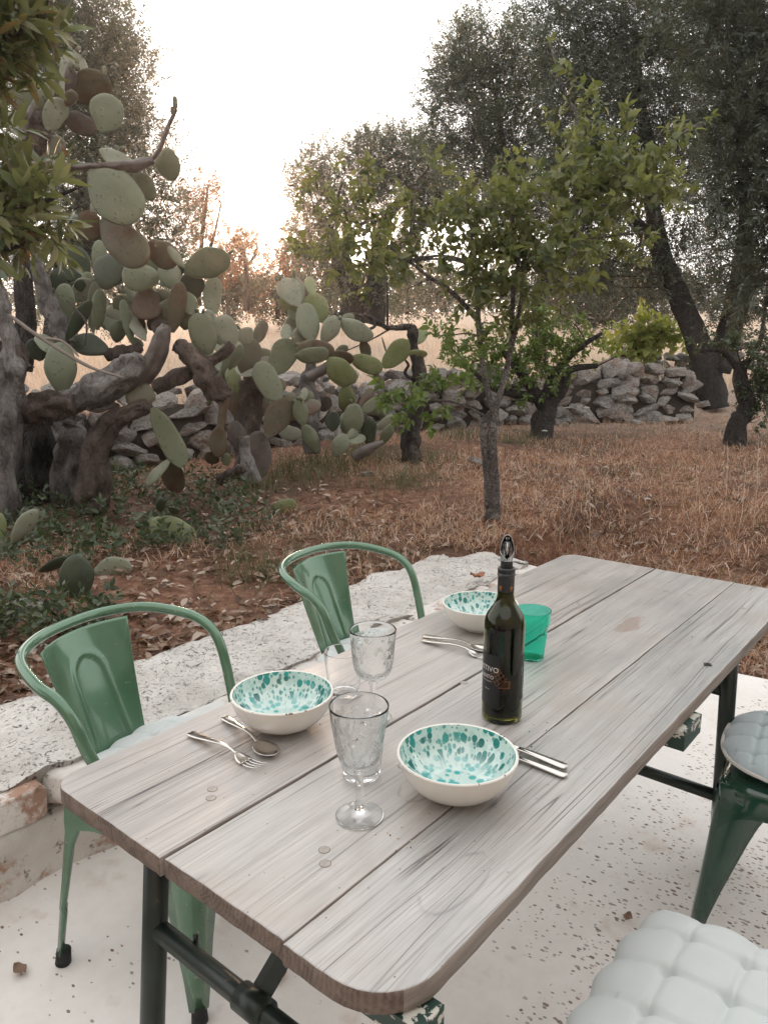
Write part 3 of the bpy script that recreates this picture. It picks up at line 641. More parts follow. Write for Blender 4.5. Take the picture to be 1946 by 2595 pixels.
# ================================================================== CHAIRS
def make_chair(c, ang, arms, mat, label, group):
    t = empty('metal_chair', (c[0], c[1], 0), ang); tag(t, label, 'chair', group)
    sh = .445
    # seat pan
    bm_v, bm_f = [], []; n = 16
    for i in range(n + 1):
        for j in range(n + 1):
            a, b = i / n * 2 - 1, j / n * 2 - 1; p = 6
            k = (abs(a) ** p + abs(b) ** p) ** (1 / p); mxx = max(abs(a), abs(b), 1e-6)
            s = mxx / max(k, 1e-6) if k > 0 else 1
            z = sh - .010 * max(0, mxx - .85) / .15 - .006 * (1 - mxx * mxx)
            bm_v.append((a * s * .178, b * s * (.178 + .012 * a), z))
    bm_f = [(i * (n + 1) + j, (i + 1) * (n + 1) + j, (i + 1) * (n + 1) + j + 1, i * (n + 1) + j + 1) for i in range(n) for j in range(n)]
    mb = MB().add(bm_v, bm_f)
    ed = [i * (n + 1) for i in range(n + 1)] + [n * (n + 1) + j for j in range(1, n + 1)] + [i * (n + 1) + n for i in range(n - 1, -1, -1)] + [j for j in range(n - 1, 0, -1)]
    b0 = len(mb.v)
    for e in ed: x, y, z = mb.v[e]; mb.v.append((x * 1.03, y * 1.03, z - .012))
    b1 = len(mb.v)
    for e in ed: x, y, z = mb.v[e]; mb.v.append((x * 1.04, y * 1.04, z - .055))
    for A, B in ((ed, list(range(b0, b1))), (list(range(b0, b1)), list(range(b1, b1 + len(ed))))):
        for q in range(len(ed)):
            r = (q + 1) % len(ed); mb.f.append((A[q], B[q], B[r], A[r])); mb.m.append(0)
    mb.obj('seat', mat, t)
    # pressed sheet legs: wide and angled at the top, narrow at the foot
    def leg(sx, sy, rear):
        prof = [(.43, .168, .168, .075), (.40, .172, .172, .070), (.36, .175, .176, .052), (.31, .180, .181, .036), (.20, .188, .193, .026), (.15, .192, .199, .022), (.145, .192, .199, .026), (.03, .201, .210, .021)]
        if not rear: prof = [(.43, .172, .172, .120), (.385, .175, .175, .112), (.35, .178, .178, .098), (.31, .181, .182, .086), (.25, .185, .188, .070), (.17, .191, .197, .050), (.10, .197, .203, .036), (.03, .201, .210, .024)]
        v = []; f = []
        for z, x, y, wd in prof:
            # L section folded round the outer corner
            cs = [(-wd, .006), (-wd * .35, .002), (-.008, .0), (0, -.008), (.002, -wd * .35), (.006, -wd)]
            cs2 = [(-wd, -.006), (-wd * .3, -.008), (-.018, -.011), (-.011, -.018), (-.008, -wd * .3), (-.006, -wd)]
            for a, b in cs + cs2[::-1]: v.append((sx * (x + a + .008), sy * (y + b + .008), z))
        K = 12
        for i in range(len(prof) - 1):
            for k in range(K):
                q = (k + 1) % K; f.append((i * K + k, i * K + q, (i + 1) * K + q, (i + 1) * K + k))
        f.append(tuple(range(K))); f.append(tuple(range((len(prof) - 1) * K, len(prof) * K))[::-1])
        lo = MB().add(v, f).obj('leg', mat, t, merge=True)
        MB().tube([(sx * .196, sy * .204, .036), (sx * .199, sy * .207, 0.0)], [.0165, .0185], 14).obj('rubber_foot', M['rubber'], lo)
    for sx in (-1, 1):
        for sy in (-1, 1): leg(sx, sy, sx < 0)
    # curved apron arches between the legs
    for (ax, s) in ((0, -1), (0, 1), (1, -1), (1, 1)):
        v = []; n = 20
        for i in range(n + 1):
            q = i / n * 2 - 1; hgt_ = .055 + .05 * abs(q) ** 5
            pos = q * .172
            for z in (sh - .02, sh - .02 - hgt_ * .5, sh - .02 - hgt_):
                o_ = .184 + (.006 if z < .4 else 0); v.append((pos, s * o_, z) if ax == 0 else (s * o_, pos, z))
        f = [(i * 3 + j, (i + 1) * 3 + j, (i + 1) * 3 + j + 1, i * 3 + j + 1) for i in range(n) for j in range(2)]
        MB().add(v, f).obj('apron', mat, t)
    # back tube (runs on into the arms)
    if arms:
        P = [(-.30, .11, .762), (-.245, .20, .755), (-.15, .247, .735), (-.085, .252, .712), (-.048, .25, .672), (-.02, .243, .60), (.02, .215, .50), (.045, .19, .432)]
    else:
        P = [(-.30, .08, .80), (-.285, .14, .78), (-.265, .17, .72), (-.22, .175, .55), (-.18, .17, .432)]
    top = (-.312, 0, .765) if arms else (-.303, 0, .805)
    pts = [(x, y, z) for x, y, z in P[::-1]] + [top] + [(x, -y, z) for x, y, z in P]
    MB().tube(catmull(pts, 7), .0132, 16).obj('back_tube', mat, t)
    # splat with pressed arch rib
    v = []; nu, nw = 40, 48; zt = .748 if arms else .785
    def arch(a, s):      # distance to an arched rib line in splat space
        hw = .048 + (.045 * (1 - s)) * 0
        yc = .66
        if s > yc: d = abs(math.hypot(a, (s - yc) * .30) - .048)
        else: d = abs(abs(a) - (.048 + (yc - s) * .010))
        return d
    for i in range(nu + 1):
        s = i / nu; z = .43 + (zt - .43) * s
        x0 = -.176 - .122 * s; hw = .088 + .050 * s
        for j in range(nw + 1):
            a = (j / nw * 2 - 1) * hw
            x = x0 + .045 * (a / .14) ** 2 * (.5 + .5 * s)
            d = arch(a, s); x += .0055 * math.exp(-(d / .0042) ** 2) * (1 if s < .99 else 0)
            v.append((x, a, z))
    f = [(i * (nw + 1) + j, (i + 1) * (nw + 1) + j, (i + 1) * (nw + 1) + j + 1, i * (nw + 1) + j + 1) for i in range(nu) for j in range(nw)]
    o = MB().add(v, f).obj('splat', mat, t)
    sm = o.modifiers.new('thickness', 'SOLIDIFY'); sm.thickness = .002
    for sg in (-1, 1):
        eg = []
        for i in range(0, nu + 1, 4):
            s = i / nu; hw = .088 + .050 * s; eg.append((-.176 - .122 * s + .045 * (hw / .14) ** 2 * (.5 + .5 * s), sg * hw, .43 + (zt - .43) * s))
        MB().tube(eg, .0026, 8).obj('splat_edge', mat, o)
    if arms:
        for sy in (-1, 1):
            MB().lathe([(.0001, .003), (.004, .0025), (.006, 0)], 12).obj('bolt', M['steel2'], t, loc=(-.285, sy * .10, .7475), rot=(0, -1.2, 0))
    return t
ca1 = R(-24)
chair1 = make_chair((-.497, 1.66), ca1, True, M['green'], 'green metal armchair with white cushion, nearest of the two on the ledge side', 'green metal chairs round the table')
chair2 = make_chair((.0, 2.305), R(-33), True, M['green'], 'green metal armchair further along the ledge side, behind the wine glasses', 'green metal chairs round the table')
c3 = uv(1.95, -.262); chair3 = make_chair((c3.x, c3.y), TH + R(97), False, M['dgreen'], 'dark green metal chair under a round grey cushion at the right edge', 'green metal chairs round the table')
c4 = uv(.975, -.155); chair4 = make_chair((c4.x, c4.y), TH + R(90), False, M['dgreen'], 'dark green metal chair hidden below the tufted square cushion in the foreground', 'green metal chairs round the table')

def cushion(name, c, ang, half, hz, z, mat, p, cells, label, piping=False):
    t = empty('seat_cushion', (c[0], c[1], z), ang); tag(t, label, 'cushion', 'pale tufted seat cushions')
    n = 96; v = []
    def H(a, b):
        e = (abs(a) ** p + abs(b) ** p) ** (1 / p); e = min(e, 1)
        edge = (1 - e ** 3.2) ** .55
        ga, gb = a * cells / 2, b * cells / 2
        if cells % 2: ga += .5; gb += .5
        da, db = abs(ga - round(ga)), abs(gb - round(gb)); rr = math.hypot(da, db)
        inn = 1 if e < .93 else 0
        q = 1 - .15 * math.exp(-(da / .055) ** 2) - .15 * math.exp(-(db / .055) ** 2) - .30 * math.exp(-(rr / .13) ** 2) + .03 * noise.noise(Vector((a * 26, b * 26, 1))) * math.exp(-(rr / .3) ** 2)
        wr = .02 * noise.noise(Vector((a * 9, b * 9, 3)))
        return max(edge * (q + wr), 0)
    def P(i, j):
        a, b = i / n * 2 - 1, j / n * 2 - 1
        m_ = max(abs(a), abs(b), 1e-6); k = (abs(a) ** p + abs(b) ** p) ** (1 / p); s = m_ / max(k, 1e-6)
        return a * s, b * s
    for sgn in (1, -1):
        for i in range(n + 1):
            for j in range(n + 1):
                a, b = P(i, j); h = H(a, b); sc = 1 + .02 * math.cos(cells * math.pi * a) * (abs(b) > .8) + .02 * math.cos(cells * math.pi * b) * (abs(a) > .8)
                v.append((a * half * sc, b * half * sc, hz * .45 + sgn * hz * (.55 if sgn > 0 else .42) * h))
    f = []; N = (n + 1) ** 2
    for i in range(n):
        for j in range(n):
            q = (i * (n + 1) + j, (i + 1) * (n + 1) + j, (i + 1) * (n + 1) + j + 1, i * (n + 1) + j + 1)
            f.append(q); f.append(tuple(x + N for x in q[::-1]))
    MB().add(v, f).obj('cover', mat, t)
    for i in range(-cells, cells + 1):
        for j in range(-cells, cells + 1):
            ga, gb = i + (.5 if cells % 2 else 0), j + (.5 if cells % 2 else 0)
            a, b = (i if cells % 2 == 0 else i + .5) * 2 / cells, (j if cells % 2 == 0 else j + .5) * 2 / cells
            e = (abs(a) ** p + abs(b) ** p) ** (1 / p)
            if e > .78: continue
            MB().tube([(a * half - .0035, b * half, hz * .45 + hz * .55 * H(a, b) + .0012), (a * half + .0035, b * half, hz * .45 + hz * .55 * H(a, b) + .0012)], .0009, 5).obj('stitch', M['piping'], t)
    if piping:
        pts = []
        for k in range(73):
            a = k / 72 * 2 * math.pi; ca, sa = math.cos(a), math.sin(a); e = (abs(ca) ** p + abs(sa) ** p) ** (-1 / p)
            pts.append((ca * e * half, sa * e * half, hz * .45))
        MB().tube(pts, .0042, 8, cap=False).obj('piping', M['piping'], t)
    return t
SEAT = .447
cushion('c', (-.487, 1.655), ca1, .195, .05, SEAT, M['cloth'], 3.4, 5, 'white tufted cushion on the nearest green armchair')
cushion('c', (.01, 2.30), R(-33), .19, .05, SEAT, M['cloth'], 3.4, 5, 'white cushion on the far green armchair, mostly behind the wine glass')
cushion('c', (c3.x + .0, c3.y), TH + R(97), .197, .062, SEAT, M['cloth2'], 2.7, 5, 'round blue grey cushion with piping on the chair at the right edge', True)
cushion('c', (c4.x + .0, c4.y), TH + R(90), .222, .080, SEAT, M['cloth'], 5, 5, 'pale square deeply tufted cushion in the bottom right foreground')

# ================================================================== UNSEEN HOUSE, added beside the patio to shade the place from behind
hw = empty('shade_farmhouse', uv(0, 2.6, 0), TH); tag(hw, 'unseen limestone wall added behind the camera to shade the patio', 'added_house')
def shade_wall(a, b, w_, h, seed):
    v = []; n, k = 40, 22
    for i in range(n + 1):
        for j in range(k + 1):
            p = Vector(a).lerp(Vector(b), i / n); d = (Vector(b) - Vector(a)).normalized(); nn_ = Vector((-d.y, d.x, 0)); q = p + Vector((0, 0, h * j / k))
            v.append(q + nn_ * .03 * noise.noise(q * 3 + Vector((seed, 0, 0))))
    f = [(i * (k + 1) + j, (i + 1) * (k + 1) + j, (i + 1) * (k + 1) + j + 1, i * (k + 1) + j + 1) for i in range(n) for j in range(k)]
    o = MB().add(v, f).obj('wall', M['block'], hw); q = o.modifiers.new('t', 'SOLIDIFY'); q.thickness = w_; return o
shade_wall((-3.2, 0, -.1), (4.2, 0, -.1), .4, 3.6, 1); shade_wall((-3.2, 5, -.1), (-3.2, 0, -.1), .4, 3.6, 5)
MB().box((.5, -2.0, 3.62), (8.2, 4.6, .22)).obj('shade_roof', M['block'], hw, smooth=False)

# ================================================================== TABLEWARE
def bowl(px, py, label, rot):
    c = onz(*D(px, py), TZ + .0008); t = empty('bowl', c, rot); tag(t, label, 'bowl', 'splashed ceramic bowls')
    Ro, Hh = .0935, .066
    outp = [(.0, .004), (.030, .004), (.033, .0), (.038, 0), (.041, .004), (.055, .010), (.070, .020), (.082, .034), (.0895, .050), (Ro, Hh)]
    inp = [(Ro - .001, Hh + .0022), (Ro - .0045, Hh + .0012), (.0845, .050), (.0765, .036), (.064, .023), (.048, .0145), (.028, .0115), (.0, .0108)]
    oo = catmull(outp[4:], 5); ii = catmull(inp[1:], 5)
    MB().lathe([(.0001, .004), (.030, .004), (.033, 0), (.038, 0)] + oo, 72).obj('outside', M['glaze'], t)
    MB().lathe([(Ro, Hh), (Ro - .0006, Hh + .0018), (Ro - .0025, Hh + .0024), (Ro - .0045, Hh + .0012)], 72).obj('rim', M['rim'], t)
    MB().lathe([(max(r, .0001), z) for r, z in ii], 72).obj('inside', M['splash'], t)
    return t
bowl(612, 1567, 'turquoise splashed white bowl at the near left place, beside spoon and fork', .3)
bowl(986, 1710, 'turquoise splashed white bowl nearest the camera, in front of the bottle', 2.2)
bowl(1036, 1357, 'turquoise splashed white bowl at the far left, half behind the bottle', 4.0)
# shallow puddle of water in the near bowls
def goblet(px, py, label, kind, rot=0):
    c = onz(*D(px, py), TZ + .0006); t = empty('wine_glass', c, rot); tag(t, label, 'wine glass', 'pressed glass wine goblets')
    foot = [(.0001, .0), (.033, .0), (.0352, .0012), (.0352, .0024), (.030, .0042), (.016, .0072), (.0075, .0125), (.0058, .018)]
    stem = [(.0056, .020), (.0050, .030), (.0056, .048), (.0072, .066), (.0078, .071), (.0062, .074), (.0085, .077), (.0065, .0795)]
    if kind == 0: ob = [(.010, .082), (.022, .086), (.0285, .092), (.0325, .104), (.0362, .125), (.0400, .150), (.0433, .1765)]
    else: ob = [(.010, .082), (.022, .084), (.0300, .090), (.0352, .102), (.0385, .122), (.0408, .150), (.0430, .1765)]
    ib = [(ob[-1][0] - .0009, .1775), (ob[-1][0] - .0019, .1765)] + [(r - .0022, z + .001) for r, z in ob[-2:2:-1]] + [(.024, .0915), (.012, .0875), (.0001, .0868)]
    MB().lathe(catmull(foot[2:], 3), 56).obj  # (profile shape only)
    MB().lathe(foot[:2] + catmull(foot[2:] + stem[:-1], 4) + [(.0070, .080), (.010, .082)], 56).obj('stem_and_foot', M['glass'], t)
    MB().lathe([(.0001, .0802), (.0070, .0802)] + catmull(ob, 5)[0:] + [ib[0]] + catmull(ib[1:], 5), 72).obj('glass_bowl', M['pressed'], t)
    return t
goblet(777, 1762, 'cut glass goblet with tapered bowl, nearest the camera', 0)
goblet(806, 1552, 'cut glass goblet with rounded bowl, standing behind the near goblet', 1, 1.0)
def tumbler(px, py, label, h=.098, r0=.0285, r1=.0405):
    c = onz(*D(px, py), TZ + .0006); t = empty('tumbler', c); tag(t, label, 'glass', 'clear tumblers')
    prof = [(.0001, .0015), (r0 - .006, .0015), (r0 - .003, 0), (r0, .0012), (r0 + .0006, .006), (r1, h), (r1 - .0008, h + .0009), (r1 - .0017, h), (r0 - .0015, .014), (r0 - .004, .0100), (.0001, .0092)]
    MB().lathe(prof, 56).obj('glass_wall', M['glass'], t)
tumbler(743, 1500, 'plain clear tumbler beside the left bowl, left of the rear goblet', .092, .030, .0392)
tumbler(781, 1672, 'plain clear tumbler standing right behind the near goblet', .085, .0305, .0385)
# green cup
c = onz(*D(1146, 1420), TZ + .0006); t = empty('green_cup', c, .2); tag(t, 'translucent green fluted plastic cup behind the wine bottle', 'cup')
h = .112; r0, r1 = .0285, .0415
def wv(a, z): return 1 + (.022 * math.cos(9 * a) * max(0, min(1, (z - .004) / .012)) * max(0, min(1, (.078 - z) / .02)))
zz = np.linspace(.002, h, 26)
rad = lambda z: r0 + (r1 - r0) * (z / h) ** 1.15 + .0015 * math.exp(-((z - .083) / .010) ** 2) - .002 * math.exp(-((z - .07) / .01) ** 2)
prof = [(.0001, .001), (r0 - .003, .001), (r0 - .001, 0)] + [(rad(z), z) for z in zz] + [(rad(h) - .0006, h + .0006)] + [(rad(z) - .0013, z) for z in zz[::-1][:-1]] + [(r0 - .003, .0045), (.0001, .004)]
MB().lathe(prof, 90, wave=wv).obj('cup_wall', M['greenglass'], t)

# ---- bottle
c = onz(*D(1083, 1548), TZ + .0006); bt = empty('wine_bottle', c, 0)
tag(bt, 'dark green wine bottle with black label and steel pourer in its neck', 'bottle')
BR = .0375
op = [(.0001, .006), (.020, .004), (.032, .0), (.0355, .0015), (BR, .007), (BR, .05), (BR, .12), (BR, .178), (.0368, .190), (.0335, .202), (.0262, .214), (.0190, .225), (.0158, .236), (.0148, .25), (.0140, .29)]
ip = [(.0115, .29), (.0122, .25), (.0132, .236), (.0165, .2255), (.0238, .214), (.0312, .2005), (.0345, .188), (.0352, .178), (.0352, .02), (.030, .010), (.0001, .014)]
MB().lathe(op[:4] + [(BR, .007), (BR, .05), (BR, .12), (BR, .170)] + catmull(op[7:], 4) + catmull(ip[:8], 4) + ip[8:], 64).obj('glass_wall', M['bottleglass'], bt)
MB().lathe([(.0001, .0145), (.029, .0105), (.0348, .0205), (.0348, .168), (.0001, .168)], 64).obj('wine', M['wine'], bt)
MB().lathe([(.0152, .2475), (.0152, .272), (.0150, .276), (.0162, .2765), (.0165, .2785), (.0162, .2805), (.0152, .281), (.0158, .2835), (.0158, .289), (.0150, .2915), (.0125, .292), (.0120, .289), (.0120, .270)], 48).obj('neck_foil', M['foil'], bt)
MB().lathe([(.0001, .289), (.0105, .289), (.0108, .300), (.0112, .3015), (.0100, .3025), (.0001, .3025)], 32).obj('stopper', M['rubber'], bt)
# steel pourer: an upright leaf shaped scoop, open to the front
v = []; nA, nH = 24, 20; cd = math.atan2(-c.y, -c.x)
for i in range(nH + 1):
    s = i / nH; z = .302 + .050 * s; r = .0092 + .0035 * math.sin(min(s * 1.25, 1) * math.pi) ** .8
    if s > .72: r *= math.sqrt(max(.02, 1 - ((s - .72) / .285) ** 2))
    op_ = 0 if s < .14 else min(1, (s - .14) / .25) * 1.45      # half opening
    for j in range(nA + 1):
        a = cd + op_ + (2 * math.pi - 2 * op_) * j / nA
        v.append((r * math.cos(a), .8 * r * math.sin(a) if 0 else r * math.sin(a), z))
f = [(i * (nA + 1) + j, i * (nA + 1) + j + 1, (i + 1) * (nA + 1) + j + 1, (i + 1) * (nA + 1) + j) for i in range(nH) for j in range(nA)]
o = MB().add(v, f).obj('pourer', M['steel2'], bt); sm = o.modifiers.new('t', 'SOLIDIFY'); sm.thickness = .0012
MB().tube([(-.001 * math.cos(cd), -.001 * math.sin(cd), z) for z in (.303, .32, .338)], [.0035, .0028, .0015], 10).obj('pourer_core', M['steel2'], bt)
# paper label and print wrapped round the glass; view side faces cd
def wrap_patch(a0, a1, z0, z1, r, mat, name, n=24, parent=bt):
    v = [];
    for i in range(n + 1):
        a = cd + a0 + (a1 - a0) * i / n
        v += [(r * math.cos(a), r * math.sin(a), z0), (r * math.cos(a), r * math.sin(a), z1)]
    f = [(2 * i, 2 * i + 2, 2 * i + 3, 2 * i + 1) for i in range(n)]
    return MB().add(v, f).obj(name, mat, parent)
# angles grow to the camera's right
def ra(d): return R(d)
lab = wrap_patch(ra(-150), ra(-8), .035, .135, BR + .0003, M['label'], 'front_label', 40)
def wrap_text(s, size, a_right, z, mat, r=BR + .0006, parent=lab, rotate=0):
    cu = bpy.data.curves.new('t', 'FONT'); cu.body = s; cu.size = size; cu.resolution_u = 2
    to = bpy.data.objects.new('t', cu); COL.objects.link(to); bpy.context.view_layer.update()
    dg = bpy.context.evaluated_depsgraph_get(); me = bpy.data.meshes.new_from_object(to.evaluated_get(dg))
    bpy.data.objects.remove(to); xs = [v.co.x for v in me.vertices]; wd = max(xs)
    bm = bmesh.new(); bm.from_mesh(me)
    for q in np.linspace(min(xs), wd, 24)[1:-1]:
        g = bm.verts[:] + bm.edges[:] + bm.faces[:]; bmesh.ops.bisect_plane(bm, geom=g, plane_co=(q, 0, 0), plane_no=(1, 0, 0))
    bm.to_mesh(me); bm.free()
    for v in me.vertices:
        if rotate: an = cd + a_right + (-v.co.y) / r; zz_ = z + v.co.x
        else: an = cd + a_right + (v.co.x - wd) / r; zz_ = z + v.co.y
        v.co = (r * math.cos(an), r * math.sin(an), zz_)
    me.materials.clear(); me.materials.append(mat)
    return link('lettering', me, parent)
wrap_text('PRIMITIVO', .0145, ra(-12), .102, M['print'])
wrap_text('SALENTO', .0100, ra(-26), .088, M['print'])
wrap_text('indicazione geografica', .0030, ra(-32), .082, M['print'])
wrap_text('750 ml', .0040, ra(-40), .066, M['print'])
# tilted lattice and amber window of the label
for k in range(4):
    for fam in (0, 1):
        pts = []
        for i in range(7):
            s = (i / 6 - .5) * .026; o_ = (k - 1.5) * .0075
            dx, dz = (s * .74 - o_ * .67, s * .67 + o_ * .74) if fam else (s * .74 * .5 - o_ * .67 * -1, -s * .67 + o_ * .74)
            an = cd + ra(-14) + dx / BR; pts.append(((BR + .0006) * math.cos(an), (BR + .0006) * math.sin(an), .094 + dz))
        MB().tube(pts, .00022, 4).obj('lattice_line', M['orange'], lab, smooth=False)
wrap_patch(ra(-12), ra(20), .0735, .0742, BR + .0006, M['orange'], 'amber_line', 10, lab)
am = NT('amber_window').pbr((.16, .055, .012), .3)
v = []
for (d, z) in ((-8, .0745), (20, .0745), (20, .088), (6, .088)): an = cd + ra(d); v.append(((BR + .0005) * math.cos(an), (BR + .0005) * math.sin(an), z))
MB().add(v, [(0, 1, 2, 3)]).obj('amber_window', am, bt)
lab2 = wrap_patch(ra(62), ra(150), .045, .132, BR + .0003, M['label'], 'back_label', 30)
wrap_text('prodotto in italia', .0040, ra(70), .060, M['print'], parent=lab2, rotate=1)
wrap_text('imbottigliato', .0036, ra(64), .092, M['print'], parent=lab2, rotate=1)
for k in range(12): wrap_patch(ra(72), ra(86), .050 + k * .0016, .050 + k * .0016 + random.choice((.0004, .0009)), BR + .0006, M['print'], 'bar', 4, lab2)
# gold sprigs on the foil
for d in (-38, 38):
    an = cd + ra(d); ce = Vector((.01545 * math.cos(an), .01545 * math.sin(an), .2565)); tx = Vector((-math.sin(an), math.cos(an), 0))
    mb = MB()
    for k in range(5):
        q = k / 5 * 2 * math.pi + .3; p = ce + tx * math.cos(q) * .002 + Vector((0, 0, math.sin(q) * .0025))
        mb.box(p, (.0016, .0016, .0022))
    mb.box(ce + Vector((0, 0, -.0045)), (.0008, .0008, .005)); mb.obj('gold_sprig', M['gold'], bt, smooth=False)

# ---- cutlery
def strip(stations, mat, name, parent, th=.0014):
    # stations: (x, halfwidth, z, dish)
    v = []; K = 7
    for x, hw, z, dish in stations:
        for k in range(K):
            q = k / (K - 1) * 2 - 1; v.append((x, q * hw, z - dish * (1 - q * q)))
    f = [(i * K + k, (i + 1) * K + k, (i + 1) * K + k + 1, i * K + k + 1) for i in range(len(stations) - 1) for k in range(K - 1)]
    o = MB().add(v, f).obj(name, mat, parent); s = o.modifiers.new('t', 'SOLIDIFY'); s.thickness = th; s.offset = 0
    return o
HAND = [(0, .0015, .004, 0), (.003, .0065, .004, .0), (.010, .0092, .0045, -.0008), (.030, .0085, .006, -.001), (.06, .0058, .0095, -.001), (.09, .0036, .013, -.0006), (.115, .0030, .0125, -.0004), (.128, .0036, .009, 0)]
def spoon(p, q, label, name='spoon'):
    d = (q - p); t = empty(name, (p.x, p.y, TZ + .001), math.atan2(d.y, d.x)); tag(t, label, 'spoon', 'steel cutlery')
    strip(catmull(HAND, 3), M['steel'], 'handle', t, .002)
    bw = [(.128, .0040, .009, .0), (.134, .010, .0085, .001), (.142, .0165, .0085, .004), (.155, .0200, .009, .0075), (.170, .0190, .0095, .0075), (.182, .0130, .010, .004), (.188, .006, .0105, .001), (.190, .001, .0105, 0)]
    strip(catmull(bw, 3), M['steel'], 'spoon_bowl', t, .0012); return t
def fork(p, q, label):
    d = (q - p); t = empty('fork', (p.x, p.y, TZ + .001), math.atan2(d.y, d.x)); tag(t, label, 'fork', 'steel cutlery')
    strip(catmull(HAND, 3), M['steel'], 'handle', t, .002)
    strip(catmull([(.128, .0040, .009, 0), (.135, .009, .0065, .0005), (.143, .0122, .004, .001), (.152, .0125, .003, .001)], 3), M['steel'], 'fork_head', t)
    for k in range(4):
        y = (k - 1.5) * .0068
        MB().tube([(.150, y, .003), (.165, y * 1.02, .0025), (.18, y * 1.02, .005), (.192, y, .009)], [.0016, .0015, .0012, .0006], 6).obj('tine', M['steel'], t)
    return t
spoon(onz(*D(484, 1553), TZ), onz(*D(585, 1636), TZ), 'steel spoon with its bowl beside the near left splashed bowl')
fork(onz(*D(409, 1588), TZ), onz(*D(545, 1655), TZ), 'steel fork lying left of the spoon at the near left place')
spoon(onz(*D(913, 1377), TZ), onz(*D(1050, 1410), TZ), 'steel spoon half behind the bottle, below the far bowl')
fork(onz(*D(912, 1386), TZ), onz(*D(1052, 1424), TZ), 'steel fork just in front of the far spoon, pointing at the bottle')
def knife_like(p, q, label, z=0):
    d = (q - p); t = empty('knife', (p.x, p.y, TZ + .0012 + z), math.atan2(d.y, d.x)); tag(t, label, 'knife', 'steel cutlery')
    strip(catmull([(0, .002, .003, 0), (.003, .0075, .003, 0), (.012, .0092, .003, -.001), (.04, .008, .004, -.0012), (.075, .0062, .005, -.001), (.09, .005, .005, 0)], 3), M['steel'], 'handle', t, .003)
    strip([(.09, .005, .005, 0), (.11, .009, .005, 0), (.17, .0095, .004, 0), (.195, .006, .003, 0), (.205, .001, .003, 0)], M['steel'], 'blade', t, .0012); return t
knife_like(onz(*D(1224, 1664), TZ), onz(*D(1110, 1622), TZ), 'steel handle behind the near bowl, the upper one of two', .001)
knife_like(onz(*D(1224, 1681), TZ), onz(*D(1112, 1642), TZ), 'steel handle behind the near bowl, the lower one of two', .0)

# crumbs, bit of olive skin, dead leaf
rc = np.random.default_rng(3); mbc = MB()
for (cx_, cy_, n_, sp) in ((600, 1600, 12, 45), (1350, 1340, 9, 45), (1430, 1400, 9, 60), (880, 1810, 12, 45), (620, 1420, 5, 90), (1150, 1580, 12, 50), (500, 1900, 4, 60), (760, 1380, 10, 120)):
    for _ in range(n_):
        p = onz(*D(cx_ + rc.normal() * sp, cy_ + rc.normal() * sp * .3), TZ)
        q_ = p - uv(.5125, -.76); 
        lx, ly = q_.dot(U), -q_.dot(V_)
        if 0.03 < lx < 1.8 and abs(ly) < .33:
            s_ = rc.uniform(.0006, .0017); mbc.box((p.x, p.y, TZ + s_ * .5 + .0004), (s_ * 1.5, s_, s_), rc.uniform(0, 3), m=int(rc.random() < .35), taper=.6)
tag(mbc.obj('crumbs', [M['crumb'], M['black']], smooth=False), 'pale bread crumbs and dark specks scattered over the table', 'crumbs', kind='stuff')
p = onz(*D(1527, 1438), TZ); v = [(-.009, -.004, .001), (.009, -.005, .001), (.010, .004, .004), (-.007, .005, .005), (0, 0, .007)]
o = MB().add(v, [(0, 1, 4), (1, 2, 4), (2, 3, 4), (3, 0, 4), (3, 2, 1, 0)]).obj('cap_scrap', M['black'], loc=p, smooth=False); tag(o, 'tiny black scrap lying near the far right table edge', 'scrap')
p = onz(*D(1030, 1250), .31); p.z = .31
v = []; 
for i in range(7):
    for j in range(5):
        a, b = i / 6 * 2 - 1, j / 4 * 2 - 1; wd = (1 - abs(a) ** 1.6) * (.6 + .4 * math.cos(a * 9) ** 2) * .035
        v.append((a * .05, b * wd, .008 + .014 * a * a + .012 * abs(b) + .006 * math.sin(a * 7 + b * 3)))
f = [(i * 5 + j, (i + 1) * 5 + j, (i + 1) * 5 + j + 1, i * 5 + j + 1) for i in range(6) for j in range(4)]
o = MB().add(v, f).obj('dead_leaf', M['deadleaf'], loc=p, rot=(0, .15, .6)); tag(o, 'curled rust brown leaf lying on the stone ledge beside the bottle', 'leaf')

for (x, y, sc_, rz, mt, lb) in (((125 * .42194) / 1.173, (1895 + 1345 * .42194) / 1.173, .45, 2.6, 'litter', 'small pale dry leaf lying on the patio left of the near chair leg'), ((600 + 265 * .42194) / 1.173, (1895 + 1368 * .42194) / 1.173, .42, 1.8, 'deadleaf', 'thin rust coloured leaf on the patio below the near table end'), (1355, 1985, .35, .9, 'litter', 'tiny brown leaf on the speckled patio beside the square cushion')):
    q = onz(*D(x, y), .004); o2 = o.copy(); o2.data = o.data.copy(); o2.data.materials.clear(); o2.data.materials.append(M[mt]); COL.objects.link(o2)
    o2.location = q; o2.scale = (sc_, sc_, sc_); o2.rotation_euler = (0, 0, rz); o2['label'] = lb

